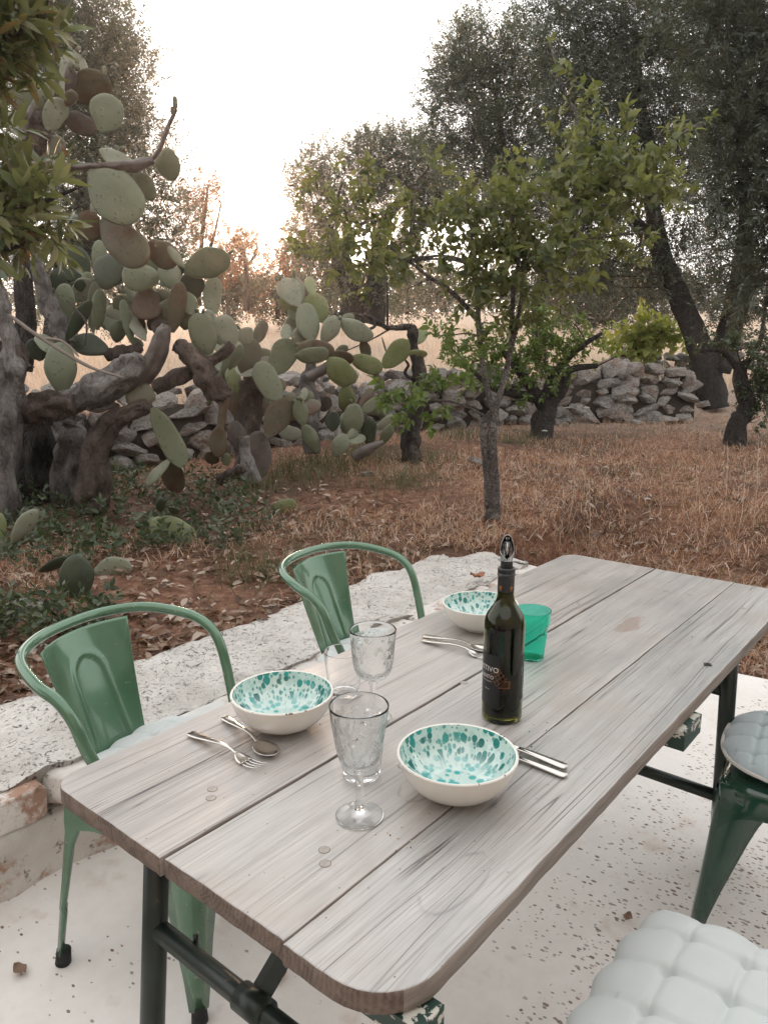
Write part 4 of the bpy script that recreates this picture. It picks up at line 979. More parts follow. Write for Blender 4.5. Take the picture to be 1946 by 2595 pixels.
# ================================================================== DRY STONE WALL
def stone_mesh(seed):
    bm = bmesh.new(); bmesh.ops.create_icosphere(bm, subdivisions=3, radius=.5)
    rs = random.Random(seed); planes = [(Vector((rs.gauss(0, 1), rs.gauss(0, 1), rs.gauss(0, 1))).normalized(), rs.uniform(.27, .42)) for _ in range(15)]
    for v in bm.verts:
        c = v.co.normalized(); p = 4
        k = (abs(c.x) ** p + abs(c.y) ** p + abs(c.z) ** p) ** (1 / p); co = c / k * .5
        for nrm, d in planes:
            e = co.dot(nrm) - d
            if e > 0: co -= nrm * e * .97
        co += c * .035 * noise.noise(co * 5 + Vector((seed, 0, 0))) + c * .024 * noise.noise(co * 14 + Vector((seed, 0, 0)))
        v.co = co
    me = bpy.data.meshes.new('stone'); bm.to_mesh(me); bm.free(); me.materials.append(M['stone'])
    me.polygons.foreach_set('use_smooth', [False] * len(me.polygons)); return me
SM = [stone_mesh(i * 3.7 + 1) for i in range(12)]
def put_stone(parent, p, s, rz, tilt=.15):
    o = bpy.data.objects.new('stone', random.choice(SM)); COL.objects.link(o); o.parent = parent
    o.location = Vector(p) - parent.location; o.scale = s
    o.rotation_euler = (random.uniform(-tilt, tilt) * 1.3, random.uniform(-tilt, tilt) * 1.3, rz + random.choice((0, math.pi)) + random.uniform(-.15, .15)); return o
wall = empty('dry_stone_wall', (0, 9.7, .4)); tag(wall, 'tumbledown dry stone wall running behind the cactus and the trees', 'wall')
path = [Vector((x, y, 0)) for x, y in zip(WX[1:8], WY[1:8])]
segs = [(path[i], path[i + 1]) for i in range(len(path) - 1)]; total = sum((b - a).length for a, b in segs)
def along(s):
    for a, b in segs:
        L = (b - a).length
        if s <= L: d = (b - a) / L; return a + d * s, d
        s -= L
    a, b = segs[-1]; d = (b - a).normalized(); return b, d
# dark earth core
mb = MB(); ring_ = []
for i in range(61):
    p, d = along(total * i / 60); n_ = Vector((-d.y, d.x, 0)); g = float(hgt(p.x - n_.x * .4, p.y - n_.y * .4))
    ht = .50 + .06 * math.sin(i * 1.1)
    ring_.append([(p - n_ * .24) + Vector((0, 0, g - .2)), (p - n_ * .18) + Vector((0, 0, g + ht)), (p + n_ * .30) + Vector((0, 0, g + ht)), (p + n_ * .34) + Vector((0, 0, g - .2))])
v = [tuple(q - wall.location) for r_ in ring_ for q in r_]; f = [(i * 4 + k, (i + 1) * 4 + k, (i + 1) * 4 + (k + 1) % 4, i * 4 + (k + 1) % 4) for i in range(60) for k in range(4)]
MB().add(v, f).obj('earth_core', M['core'], wall)
cnt = 0; s0 = 1.8
for row in range(6):
    s = s0 + random.uniform(0, .15); zrow = row * .125
    while s < total - .1 and cnt < 290:
        L = random.uniform(.20, .42) * (1.0 if row < 4 else .9); hz = random.uniform(.13, .20)
        p, d = along(s + L / 2); n_ = Vector((-d.y, d.x, 0)); g = float(hgt(p.x - n_.x * .5, p.y - n_.y * .5))
        topv = .66 + .10 * noise.noise(Vector((s * .8, 0, 0))) + .05 * math.sin(s * 2.3)
        if zrow < topv:
            off = -.20 + .05 * random.uniform(-1, 1) + row * .012
            put_stone(wall, p + n_ * off + Vector((0, 0, g + zrow + .06 + random.uniform(-.025, .03))), (L * 1.1, random.uniform(.24, .36), hz * random.uniform(.95, 1.5)), math.atan2(d.y, d.x), .28); cnt += 1
        s += L
s = s0
while s < total and cnt < 345:
    p, d = along(s); n_ = Vector((-d.y, d.x, 0)); g = float(hgt(p.x - n_.x * .5, p.y - n_.y * .5)); topv = .68 + .10 * noise.noise(Vector((s * .8, 0, 0)))
    put_stone(wall, p + n_ * random.uniform(-.05, .25) + Vector((0, 0, g + topv + .02)), (random.uniform(.16, .36), random.uniform(.16, .3), random.uniform(.10, .2)), math.atan2(d.y, d.x), .4); cnt += 1; s += .27
# heap of boulders at the wall's right end, and the further wall beyond it
heap = empty('boulder_heap', gnd(*D(1300, 900))); tag(heap, 'heap of big grey lichened boulders at the right end of the stone wall', 'rock heap')
for (x, y, w_, h_, dy) in ((1175, 850, 110, 75, .2), (1120, 880, 70, 55, .1), (1240, 830, 75, 60, .25), (1255, 870, 70, 60, 0), (1335, 815, 90, 70, .35), (1290, 828, 70, 60, .3), (1365, 840, 95, 70, .15), (1310, 855, 80, 60, .1), (1390, 870, 85, 60, 0), (1255, 905, 80, 50, -.2), (1330, 900, 85, 50, -.15), (1400, 905, 70, 40, -.2), (1190, 895, 80, 50, -.1), (1215, 925, 60, 30, -.35), (1300, 930, 60, 30, -.35), (1375, 925, 60, 30, -.35)):
    b = gnd(*D(x, 905)); Y_ = b.y + dy; p = at(*D(x, y), Y_); k = 1.173 / FPX * Y_
    put_stone(heap, p, (w_ * k * 1.1, .4, h_ * k * 1.15), 0, .5)
far = empty('far_stone_wall', gnd(*D(1440, 800))); tag(far, 'short stretch of brown stone wall behind the boulders, by the leaning olive trunk', 'wall')
for row in range(5):
    x = 1335
    while x < 1520:
        w_ = random.uniform(28, 48); Y_ = 12.6; p = at(*D(x, 772 + row * 20 + random.uniform(-3, 3)), Y_); k = 1.173 / FPX * Y_
        put_stone(far, p, (w_ * k * 1.15, .35, 24 * k), 0, .12); x += w_
far2 = empty('right_stone_wall', gnd(*D(1610, 800))); tag(far2, 'pale stone wall top seen between the trunks at the right edge', 'wall')
for row in range(3):
    x = 1545
    while x < 1680:
        w_ = random.uniform(26, 50); Y_ = 12.0; p = at(*D(x, 748 + row * 19 + random.uniform(-3, 3)), Y_); k = 1.173 / FPX * Y_
        put_stone(far2, p, (w_ * k * 1.15, .35, 23 * k), 0, .15); x += w_
# loose stones lying about
LS = [((1060, 1030, 55, 14), 'flat pale stone in the litter left of the young tree'), ((790, 1032, 55, 18), 'pale slab stone on the ground under the cactus'), ((500, 1100, 60, 25), 'flat grey stone half buried at the wall foot'),
      ((1285, 1160, 24, 14), 'small pinkish stone in the dry grass right of the young tree'), ((1030, 1000, 60, 20), 'low stone at the foot of the wall by the vine post'), ((70, 1320, 110, 40), 'dark rounded stone at the left edge in the ground cover'),
      ((1780 / 1.173, 880, 60, 22), 'pale stone between grass tufts at the foot of the leaning olive'), ((290, 1320, 36, 22), 'small lichened stone beside the pale fallen pad'), ((50, 1130, 90, 50), 'grey weathered stone under the cactus trunks at the left')]
for (x, y, w_, h_), lb in LS:
    p = gnd(*D(x, y)); k = 1.173 / FPX * p.y; o = bpy.data.objects.new('loose_stone', random.choice(SM)); COL.objects.link(o)
    o.location = p + Vector((0, 0, h_ * k * .2)); o.scale = (w_ * k, w_ * k * .8, h_ * k * 1.2); o.rotation_euler = (.1, .1, random.uniform(0, 3)); tag(o, lb, 'stone', 'loose stones on the garden ground')

# ================================================================== PRICKLY PEAR
def pad_obj(parent, base, tip, wid, tw, mat, name='pad', th=None, seed=0):
    base, tip = Vector(base), Vector(tip); L = (tip - base).length; ax = (tip - base).normalized()
    view = (Vector((0, 0, CH)) - (base + tip) / 2).normalized(); side = ax.cross(view).normalized(); nrm = side.cross(ax).normalized()
    q = Matrix.Rotation(tw, 3, ax); side = q @ side; nrm = q @ nrm
    th = th or min(.014 + .07 * wid, .028); v = []; nl, nk = 14, 16
    rs = random.Random(seed); bend = rs.uniform(-.05, .07) * L; asym = rs.uniform(-.06, .06)
    for i in range(nl + 1):
        t = i / nl; tt = .5 - .5 * math.cos(math.pi * t)
        sq = tt ** 1.22; w_ = (4 * sq * (1 - sq)) ** .50 if 0 < tt < 1 else 0
        w_ = max(w_, .20 if tt < .1 else 0.0); w_ *= (1 + .05 * math.sin(tt * 9 + seed))
        tk = th * max(.25, w_ ** .7) if tt < .96 else th * w_ ** .7
        for k in range(nk):
            a = 2 * math.pi * k / nk; ca, sa = math.cos(a), math.sin(a)
            p = base + ax * (L * tt) + side * (ca * wid / 2 * w_ + asym * wid * math.sin(math.pi * tt)) + nrm * (sa * abs(sa) ** .15 * tk / 2 + bend * math.sin(math.pi * tt) - bend * .2 * ca * ca)
            p += nrm * .004 * noise.noise(p * 13)
            v.append(p - parent.location)
    f = [(i * nk + k, i * nk + (k + 1) % nk, (i + 1) * nk + (k + 1) % nk, (i + 1) * nk + k) for i in range(nl) for k in range(nk)]
    f.append(tuple(range(nk))[::-1]); f.append(tuple(range(nl * nk, (nl + 1) * nk)))
    c = (base + tip) / 2 - parent.location
    mb = MB().add([p - c for p in v], f); o = mb.obj(name, mat, parent); o.location = c
    return o
K_ = 0; PADS = []
def pads(parent, crop, lst, Y0):
    global K_
    for it in lst:
        (x0, y0), (x1, y1), w_, kind = it[:4]; dY = it[4] if len(it) > 4 else 0; tw = it[5] if len(it) > 5 else random.uniform(-.45, .45)
        dt = it[6] if len(it) > 6 else random.uniform(-.06, .06)
        Y_ = Y0 + dY; b = at(*cc(crop, x0, y0), Y_); t = at(*cc(crop, x1, y1), Y_ + dt)
        wid = w_ * .42194 / FPX * Y_ / max(.45, math.cos(tw)); K_ += 1
        pad_obj(parent, b, t, wid * 1.12, tw, M['pad_' + kind], seed=K_)
        PADS.append((parent, b, t, wid, kind, Y_, w_))
def fruit(parent, crop, pts, Y_):
    for x, y, w_, h_ in pts:
        p = at(*cc(crop, x, y), Y_); k = .42194 / FPX * Y_
        MB().lathe([(.0001, -h_ * k * .5), (w_ * k * .3, -h_ * k * .45), (w_ * k * .5, -h_ * k * .1), (w_ * k * .5, h_ * k * .25), (w_ * k * .36, h_ * k * .46), (.0001, h_ * k * .42)], 10).obj('fruit', M['fruit'], parent, loc=p - parent.location)
def log(parent, crop, pts, Y0, mat, name='trunk', wob=.45, seg=14, flat=None, dY=0):
    P = []; 
    for it in pts:
        x, y, r = it[:3]; yy = Y0 + (it[3] if len(it) > 3 else dY); p = at(*cc(crop, x, y), yy); k = .42194 / FPX * yy
        P.append((p.x, p.y, p.z, r * k))
    big = max(q[3] for q in P) > .05; Q = catmull(P, 14 if big else 6); pp = [Vector(q[:3]) - parent.location for q in Q]
    return MB().tube(pp, [max(q[3], .001) for q in Q], seg * (2 if big else 1), wob=wob * (1.25 if big else 1), wf_=.10 if big else .45, seed=len(pts) * 3.1 + pts[0][0], flat=flat).obj(name, mat, parent)

cb = gnd(*D(230, 1060)); cact1 = empty('prickly_pear', cb); tag(cact1, 'huge old prickly pear with twisted grey woody trunks and high pads at the left', 'cactus')
YA = 4.6
pads(cact1, 'A', [((400, 590), (470, 315), 135, 'p', .3, .2), ((405, 575), (432, 385), 60, 'w', .0, 1.0), ((455, 600), (648, 462), 165, 'b', .1, .2), ((600, 785), (700, 585), 165, 'g', .0, .25), ((375, 690), (585, 785), 105, 'w', .1, .2), ((212, 655), (352, 492), 92, 'p', .0, .3),
    ((285, 780), (385, 600), 110, 'p', -.05, .5), ((405, 640), (440, 540), 60, 'b', -.05, .6), ((140, 720), (160, 430), 80, 'g', .2, .4), ((205, 620), (215, 430), 70, 'g', .25, .5), ((265, 560), (280, 435), 105, 'd', .3, .2), ((110, 810), (75, 672), 115, 'p', .2, .1),
    ((190, 955), (388, 838), 92, 'p', .1, .3), ((690, 1000), (700, 902), 165, 'p', .25, .2), ((935, 985), (1085, 1010), 145, 'g', .0, .3), ((803, 1040), (935, 1190), 95, 'g', .1, .5), ((540, 1020), (850, 1305), 250, 'g', .0, .15),
    ((440, 1390), (612, 1325), 150, 'b', .2, .2), ((610, 1315), (885, 1580), 190, 'b', .2, .2), ((872, 1470), (1078, 1570), 135, 'b', .3, .2), ((5, 950), (110, 880), 100, 'w', .1, .3), ((1108, 1610), (1010, 1480), 46, 'g', .2, .2), ((550, 1270), (580, 1225), 50, 'p', .2, .2),
    ((640, 1300), (760, 1330), 50, 'w', .3, .5)], YA)
log(cact1, 'A', [(100, 980, 26), (130, 860, 20), (165, 720, 20), (215, 610, 17)], YA, M['pad_w'], 'branch', .2, flat=.5)
log(cact1, 'A', [(290, 790, 30), (340, 720, 22), (400, 620, 20), (430, 500, 14), (440, 430, 10)], YA, M['pad_w'], 'branch', .15, flat=.5)
log(cact1, 'A', [(130, 1000, 50), (200, 880, 75), (240, 760, 70), (290, 680, 50)], YA + .1, M['bark_red'], 'branch', .4)
log(cact1, 'A', [(0, 1030, 60), (200, 1010, 50), (420, 1000, 36), (540, 998, 22), (640, 1000, 26), (760, 1000, 48), (860, 985, 42), (925, 960, 24)], YA, M['pad_w'], 'branch', .25, flat=.7)
log(cact1, 'A', [(910, 965, 22), (960, 900, 24), (1000, 790, 24), (1040, 700, 20), (1062, 655, 14)], YA, M['pad_w'], 'branch', .2, flat=.5)
fruit(cact1, 'A', [(1053, 618, 28, 70), (1036, 664, 22, 45), (427, 400, 34, 50), (465, 370, 28, 45), (465, 405, 34, 36), (402, 465, 32, 55), (140, 520, 24, 45), (178, 455, 28, 60), (143, 440, 26, 50), (628, 425, 26, 50), (348, 478, 20, 30), (325, 562, 24, 38), (142, 700, 34, 60), (372, 570, 30, 66), (225, 588, 22, 40)], YA - .03)
YB = 5.4
pads(cact1, 'B', [((745, 185), (572, 250), 165, 'd', 0, .3), ((962, 245), (732, 232), 142, 'g', .0, .15), ((1040, 318), (1000, 158), 115, 'g', -.08, .2), ((1102, 215), (1385, 125), 150, 'g', .0, .2), ((870, 200), (965, 135), 100, 'g', .15, .2),
    ((1080, 385), (1205, 235), 130, 'd', .1, .2), ((1275, 475), (1292, 240), 100, 'g', .25, .3), ((895, 305), (865, 500), 155, 'b', .05, .2), ((1040, 575), (1080, 265), 95, 'b', -.1, .7), ((940, 425), (1045, 345), 125, 'p', .1, .2), ((1090, 490), (1120, 385), 150, 'g', .1, .2), ((940, 440), (1090, 430), 110, 'g', .05, .2),
    ((1265, 705), (1185, 455), 140, 'g', .0, .15), ((1410, 650), (1310, 475), 125, 'p', .1, .2), ((1500, 640), (1455, 548), 95, 'p', .3, .2), ((1330, 650), (1270, 520), 70, 'g', .15, .6), ((400, 622), (548, 382), 75, 'd', -.1, .6), ((398, 540), (392, 280), 110, 'g', .15, .2), ((560, 580), (572, 265), 55, 'g', .1, .9), ((585, 560), (606, 315), 75, 'g', .05, .6),
    ((445, 385), (555, 262), 110, 'p', .35, .2), ((700, 635), (722, 500), 85, 'g', .1, .2), ((680, 580), (632, 440), 80, 'g', .2, .3), ((695, 515), (690, 405), 90, 'p', .25, .2), ((760, 470), (725, 345), 110, 'g', .3, .2), ((795, 640), (738, 378), 58, 'g', .0, .7), ((875, 625), (765, 455), 66, 'p', .0, .6), ((835, 455), (768, 300), 48, 'g', .1, .7),
    ((660, 690), (425, 625), 115, 'd', .1, .3), ((375, 950), (370, 632), 158, 'g', -.2, .15), ((250, 745), (200, 610), 115, 'd', .1, .2), ((935, 960), (755, 945), 150, 'b', -.25, .2), ((918, 1025), (1105, 1385), 128, 'g', -.35, .25), ((1025, 1335), (872, 1495), 56, 'p', -.3, .5),
    ((1325, 1130), (1308, 1325), 100, 'b', -.15, .3), ((1240, 760), (1155, 630), 120, 'g', .2, .2), ((1000, 590), (930, 490), 95, 'w', .1, .3), ((600, 260), (600, 20), 80, 'g', .3, .4), ((690, 110), (740, 210), 100, 'w', .2, .3), ((520, 320), (530, 210), 60, 'g', .4, .2), ((355, 330), (355, 190), 75, 'd', .2, .2), ((490, 330), (480, 255), 60, 'd', .3, .3),
    ((410, 260), (480, 60), 160, 'd', .5, .2), ((1090, 235), (1085, 150), 36, 'd', .0, .2), ((860, 610), (840, 500), 70, 'p', .3, .2), ((900, 560), (980, 430), 90, 'w', .25, .3), ((40, 110), (90, 20), 130, 'g', .5, .2), ((640, 560), (640, 420), 90, 'g', .4, .2), ((810, 660), (830, 610), 80, 'g', .1, .2), ((1110, 560), (1130, 440), 90, 'g', .25, .3)], YB)
fruit(cact1, 'B', [(692, 350, 22, 34), (718, 322, 22, 36), (745, 332, 22, 36), (775, 315, 20, 36)], YB + .3)
log(cact1, 'B', [(-60, 1420, 80), (0, 1330, 75), (90, 1120, 80), (250, 1050, 78), (430, 985, 78), (620, 905, 82), (790, 790, 78), (850, 720, 60)], YB - .3, M['bark_cactus'], 'trunk', .5, 20)
log(cact1, 'B', [(10, 1700, 100), (20, 1350, 84), (40, 1060, 88), (75, 850, 78), (70, 690, 50), (30, 500, 38), (10, 360, 30), (-30, 250, 26)], YB - .6, M['bark_cactus'], 'trunk', .6, 20)
log(cact1, 'B', [(-40, 950, 60), (20, 760, 60), (60, 640, 48), (100, 700, 50), (150, 800, 55)], YB - .55, M['bark_red'], 'trunk', .7, 16)
log(cact1, 'B', [(400, 640, 55), (360, 530, 52), (310, 430, 52), (270, 330, 48), (240, 220, 40), (200, 80, 35)], YB + .0, M['bark_cactus'], 'trunk', .3, 16)
log(cact1, 'B', [(130, 800, 60), (160, 500, 55), (140, 250, 50), (130, 50, 48)], YB + .2, M['bark_dark'], 'trunk', .3, 14)
log(cact1, 'B', [(560, 1640, 100), (560, 1500, 92), (575, 1300, 82), (640, 1150, 62), (760, 1065, 50), (890, 1010, 40)], YB - .3, M['bark_red'], 'trunk', .45, 18)
log(cact1, 'B', [(390, 1620, 80), (400, 1400, 80), (430, 1230, 70), (400, 1120, 62), (440, 1050, 50)], YB + .0, M['bark_cactus'], 'trunk', .5, 16)
log(cact1, 'B', [(200, 1640, 110), (190, 1400, 105), (210, 1200, 100), (160, 1050, 90)], YB + .1, M['bark_dark'], 'trunk', .5, 16)
log(cact1, 'B', [(820, 900, 60), (900, 800, 108), (960, 660, 100), (990, 560, 75), (1000, 530, 50)], YB - .2, M['pad_w'], 'trunk', .2, 18, flat=.5)
log(cact1, 'B', [(1050, 650, 30), (1110, 680, 48), (1190, 760, 60), (1240, 860, 75), (1310, 920, 70), (1365, 975, 42)], YB - .1, M['bark_red'], 'trunk', .5, 18)
log(cact1, 'B', [(1345, 960, 32), (1340, 1050, 28), (1325, 1140, 22)], YB - .1, M['pad_b'], 'branch', .2, 12)
log(cact1, 'B', [(930, 910, 42), (1050, 850, 46), (1180, 805, 36), (1300, 730, 34), (1400, 650, 24)], YB + .0, M['bark_red'], 'branch', .4, 14)
log(cact1, 'B', [(640, 720, 30), (700, 700, 40), (780, 690, 36), (850, 660, 28)], YB + .1, M['bark_red'], 'branch', .5, 12)
log(cact1, 'B', [(80, 1090, 50), (200, 1030, 70), (330, 1000, 64), (440, 1000, 48)], YB - .5, M['bark_red'], 'branch', .6, 14)
log(cact1, 'B', [(60, 470, 9), (180, 560, 12), (300, 640, 11), (420, 715, 11), (560, 790, 9), (690, 830, 7), (740, 848, 3)], YB - .7, M['twig_pale'], 'dead_branch', .2, 8)
log(cact1, 'B', [(270, 612, 9), (370, 625, 8), (450, 690, 8), (475, 720, 4)], YB - .7, M['twig_pale'], 'dead_branch', .2, 8)
log(cact1, 'B', [(405, 380, 4), (460, 440, 6), (520, 520, 6), (515, 650, 5)], YB - .7, M['twig'], 'dead_branch', .2, 6)

cb = gnd(*D(540, 1030)); cact2 = empty('prickly_pear', cb); tag(cact2, 'prickly pear with tall green pads and a broken grey stem, middle of the cactus row', 'cactus')
YC = 6.3
pads(cact2, 'B', [((1480, 850), (1512, 612), 130, 'b', .0, .2), ((1330, 860), (1400, 655), 60, 'g', .1, .6), ((1425, 935), (1385, 780), 80, 'y', .1, .4), ((1345, 1000), (1335, 790), 80, 'g', .2, .4), ((1470, 1300), (1395, 1105), 100, 'w', -.1, .2), ((1570, 1450), (1545, 1165), 135, 'w', -.1, .2),
    ((1440, 1110), (1500, 860), 170, 'b', .15, .2), ((1400, 1050), (1390, 900), 90, 'd', .2, .3), ((1250, 860), (1300, 960), 80, 'd', .3, .3), ((1380, 800), (1450, 640), 50, 'g', -.1, .8), ((1440, 840), (1400, 660), 90, 'g', .25, .4), ((1530, 780), (1600, 700), 80, 'p', .4, .3), ((1480, 700), (1440, 560), 100, 'p', .5, .2)], YC)
pads(cact2, 'C', [((262, 995), (128, 752), 132, 'g', -.1, .15), ((225, 828), (325, 615), 142, 'g', .15, .15), ((145, 760), (215, 690), 100, 'p', .4, .2), ((180, 1205), (325, 972), 138, 'b', -.15, .2), ((400, 1135), (368, 980), 85, 'g', -.1, .2), ((355, 1010), (300, 945), 70, 'b', .1, .2), ((0, 840), (10, 700), 90, 'g', .3, .3), ((100, 1100), (130, 920), 150, 'b', .3, .2)], YC)
log(cact2, 'B', [(1520, 1480, 50), (1490, 1380, 42), (1470, 1290, 30), (1460, 1200, 36)], YC - .15, M['bark_cactus'], 'trunk', .4, 14)
log(cact2, 'C', [(20, 1440, 60), (50, 1250, 62), (80, 1050, 72), (100, 900, 62), (85, 830, 40)], YC + .15, M['bark_red'], 'trunk', .4, 16)
log(cact2, 'B', [(1310, 1480, 26), (1370, 1430, 36), (1470, 1385, 26)], YC - .4, M['bark_red'], 'fallen_stem', .5, 10)

cb = gnd(*D(700, 960)); cact3 = empty('prickly_pear', cb); tag(cact3, 'prickly pear with backlit pads standing out over the wall, right end of the cactus row', 'cactus')
YD = 7.0
pads(cact3, 'C', [((375, 415), (262, 255), 120, 'p', .1, .2), ((398, 390), (345, 238), 62, 'p', .2, .5), ((530, 515), (430, 348), 122, 'y', .2, .2), ((455, 635), (408, 398), 122, 'g', .0, .15), ((375, 505), (325, 425), 66, 'g', .2, .3), ((420, 650), (370, 540), 110, 'p', .1, .2), ((350, 610), (330, 470), 90, 'p', .3, .2), ((515, 640), (602, 475), 92, 'p', .0, .2), ((612, 500), (818, 608), 100, 'p', .05, .2),
    ((348, 672), (590, 692), 112, 'b', -.1, .2), ((550, 730), (702, 880), 135, 'y', -.15, .2), ((682, 725), (875, 800), 98, 'y', .05, .2), ((878, 785), (1028, 622), 112, 'y', .1, .2), ((585, 710), (668, 660), 50, 'g', .2, .3), ((480, 1295), (408, 1130), 84, 'g', -.3, .2), ((690, 1205), (708, 1000), 112, 'g', -.2, .2), ((640, 1190), (690, 1020), 70, 'g', -.15, .3), ((742, 1022), (915, 1010), 100, 'g', -.1, .25), ((800, 1262), (800, 1088), 80, 'd', -.1, .2),
    ((862, 1255), (935, 1125), 58, 'g', -.2, .4), ((585, 1320), (655, 1185), 90, 'g', -.35, .2), ((575, 1170), (585, 1050), 80, 'd', .1, .3), ((490, 960), (550, 1040), 90, 'w', .1, .3), ((730, 1120), (745, 1240), 60, 'd', .1, .3), ((870, 600), (900, 700), 10, 'g', .3, .3)], YD)
fruit(cact3, 'C', [(255, 245, 26, 40), (345, 225, 24, 40)], YD + .1)
log(cact3, 'C', [(460, 1300, 50), (445, 1150, 52), (440, 1000, 50), (425, 880, 46), (440, 810, 32), (450, 740, 26)], YD, M['bark_cactus'], 'trunk', .35, 16)
log(cact3, 'C', [(425, 850, 30), (500, 810, 32), (570, 765, 26), (650, 735, 18), (690, 720, 12)], YD - .05, M['pad_w'], 'branch', .25, 12)
log(cact3, 'C', [(700, 1330, 30), (770, 1285, 34), (850, 1245, 20), (880, 1235, 12)], YD - .35, M['pad_w'], 'branch', .2, 12)

# daughter pads growing from the margins of the big ones, behind them
rp = random.Random(41); grown = 0
for (pa, b_, t_, wd, kd, Y_, wpx) in [q for q in PADS if q[6] > 75 and q[4] != 'w']:
    for _ in range(2):
        if grown >= 88 or rp.random() > .66: continue
        ax = (t_ - b_).normalized(); L = (t_ - b_).length; a = rp.choice((-1, 1)) * rp.uniform(.25, 1.25)
        view = Vector((0, -1, .1)).normalized(); side = ax.cross(view).normalized()
        st = b_ + ax * L * (.5 + .42 * math.cos(a)) + side * wd * .46 * math.sin(a) + Vector((0, .03, 0))
        dr = (ax * math.cos(a) + side * math.sin(a) + Vector((0, rp.uniform(.1, .9), .15))).normalized()
        L2 = L * rp.uniform(.55, .95); e = st + dr * L2; K_ += 1
        if e.z < float(hgt(e.x, e.y)) + .05: continue
        if pa is cact1 and t_.z > 1.75: continue        # the top of the old plant keeps its open outline
        pad_obj(pa, st, e, L2 * rp.uniform(.48, .62), rp.uniform(-.6, .6), M['pad_' + rp.choice((kd, kd, 'g', 'p', 'b'))], seed=K_); grown += 1

# fruits sitting on the upper margins of some pads
for i, (pa, b_, t_, wd, kd, Y_, wpx) in enumerate([q for q in PADS if q[6] > 80 and q[4] in 'gp' and (q[2] - q[1]).z > .08]):
    if i % 2: continue
    ax = (t_ - b_).normalized(); side = ax.cross(Vector((0, -1, 0))).normalized(); L = (t_ - b_).length
    for a in [(-.5, 0, .45), (.15, .6), (-.3,)][i % 3]:
        p = b_ + ax * L * (.5 + .51 * math.cos(a)) + side * wd * .5 * math.sin(a) - pa.location; dr = (ax * math.cos(a) + side * math.sin(a)); h_ = .034 + .012 * math.sin(i)
        MB().tube([p - dr * .006, p + dr * h_ * .4, p + dr * h_ * .85, p + dr * h_], [.007, .0125, .0115, .006], 8).obj('fruit', M['fruit'], pa).location = (0, 0, 0)
# single pads on the ground, each its own plant
def ground_pad(crop, lst, name, label, Yb, grp=None):
    (x, y) = Yb; b = gnd(*cc(crop, x, y)); t = empty('cactus_seedling' if name == 's' else 'fallen_cactus_pad', b); tag(t, label, 'cactus pad', grp); pads(t, crop, lst, b.y); return t
GP = 'cactus pads rooting or lying on the ground'
ground_pad('E', [((460, 790), (458, 486), 178, 'd', 0, .15, .02), ((235, 590), (410, 500), 62, 'd', .05, .7)], 's', 'thick dark green cactus pad standing upright in the soil at the left', (455, 745), GP)
ground_pad('E', [((565, 590), (795, 560), 128, 'p', 0, .2, .03)], 'f', 'pale grey green cactus pad leaning on the soil beside the dark upright one', (670, 620), GP)
ground_pad('E', [((900, 280), (1190, 455), 185, 'y', 0, .2, .0), ((968, 232), (968, 145), 55, 'd', 0, .2), ((1035, 240), (1058, 205), 66, 'd', 0, .2)], 's', 'drooping olive green cactus pad with two small dark buds', (1050, 420), GP)
ground_pad('E', [((75, 415), (222, 215), 92, 'p', 0, .2), ((10, 410), (0, 235), 66, 'y', 0, .2), ((40, 560), (25, 405), 100, 'g', .05, .2)], 's', 'young cactus with forked pale pads rising from leaves at the left edge', (60, 540), GP)
ground_pad('E', [((1430, 145), (1482, 130), 66, 'y', 0, .2)], 'f', 'small yellow green pad on the ground below the broken stem', (1440, 140), GP)
ground_pad('C', [((222, 1625), (362, 1608), 88, 'y', 0, .2)], 'f', 'round yellowish pad lying in the litter right of the broken stem', (290, 1640), GP)
ground_pad('B', [((1128, 1480), (1275, 1478), 42, 'p', 0, .4)], 'f', 'pale flat pad lying in front of the stone wall', (1200, 1490), GP)
ground_pad('E', [((545, 260), (500, 190), 66, 'g', 0, .2), ((600, 235), (602, 200), 36, 'p', 0, .2)], 's', 'small green pad sprouting among ground cover below the trunks', (540, 265), GP)

# ================================================================== LEAVES
def leaf_t(L, W, fold=.25, droop=.2, st=(0, .25, .6, 1), wf=(0, .85, .8, 0)):
    V = []; F = []
    for t, w_ in zip(st, wf):
        z = -droop * L * t * t; hw = W / 2 * w_
        if w_ == 0: V.append((0, L * t, z))
        else: V += [(-hw, L * t, z + hw * fold), (0, L * t, z), (hw, L * t, z + hw * fold)]
    # indices for 4 stations: 0 | 1 2 3 | 4 5 6 | 7
    F = [(0, 2, 1), (0, 3, 2), (1, 2, 5), (1, 5, 4), (2, 3, 6), (2, 6, 5), (4, 5, 7), (5, 6, 7)]
    return np.array(V), np.array(F)
def diamond(L, W, fold=.3):
    return np.array([(0, 0, 0), (-W / 2, L * .45, W * fold * .5), (W / 2, L * .45, W * fold * .5), (0, L, -L * .1)]), np.array([(0, 2, 1), (1, 2, 3)])
def rotm(axis_y, up):
    y = axis_y / np.linalg.norm(axis_y, axis=-1, keepdims=True); x = np.cross(y, up); x /= np.linalg.norm(x, axis=-1, keepdims=True) + 1e-9
    z = np.cross(x, y); return np.stack([x, y, z], -1)
def scat(T, pos, Rm, sc):
    V, F = T; n = len(pos); VV = np.einsum('nij,kj->nki', Rm, V) * sc[:, None, None] + pos[:, None, :]
    FF = F[None] + (np.arange(n) * len(V))[:, None, None]
    return VV.reshape(-1, 3), FF.reshape(-1, 3)
def join(parts):
    Vs, Fs, Ms = [], [], []; o = 0
    for (V, F), m in parts: Vs.append(V); Fs.append(F + o); Ms.append(np.full(len(F), m)); o += len(V)
    return np.concatenate(Vs), np.concatenate(Fs), np.concatenate(Ms)
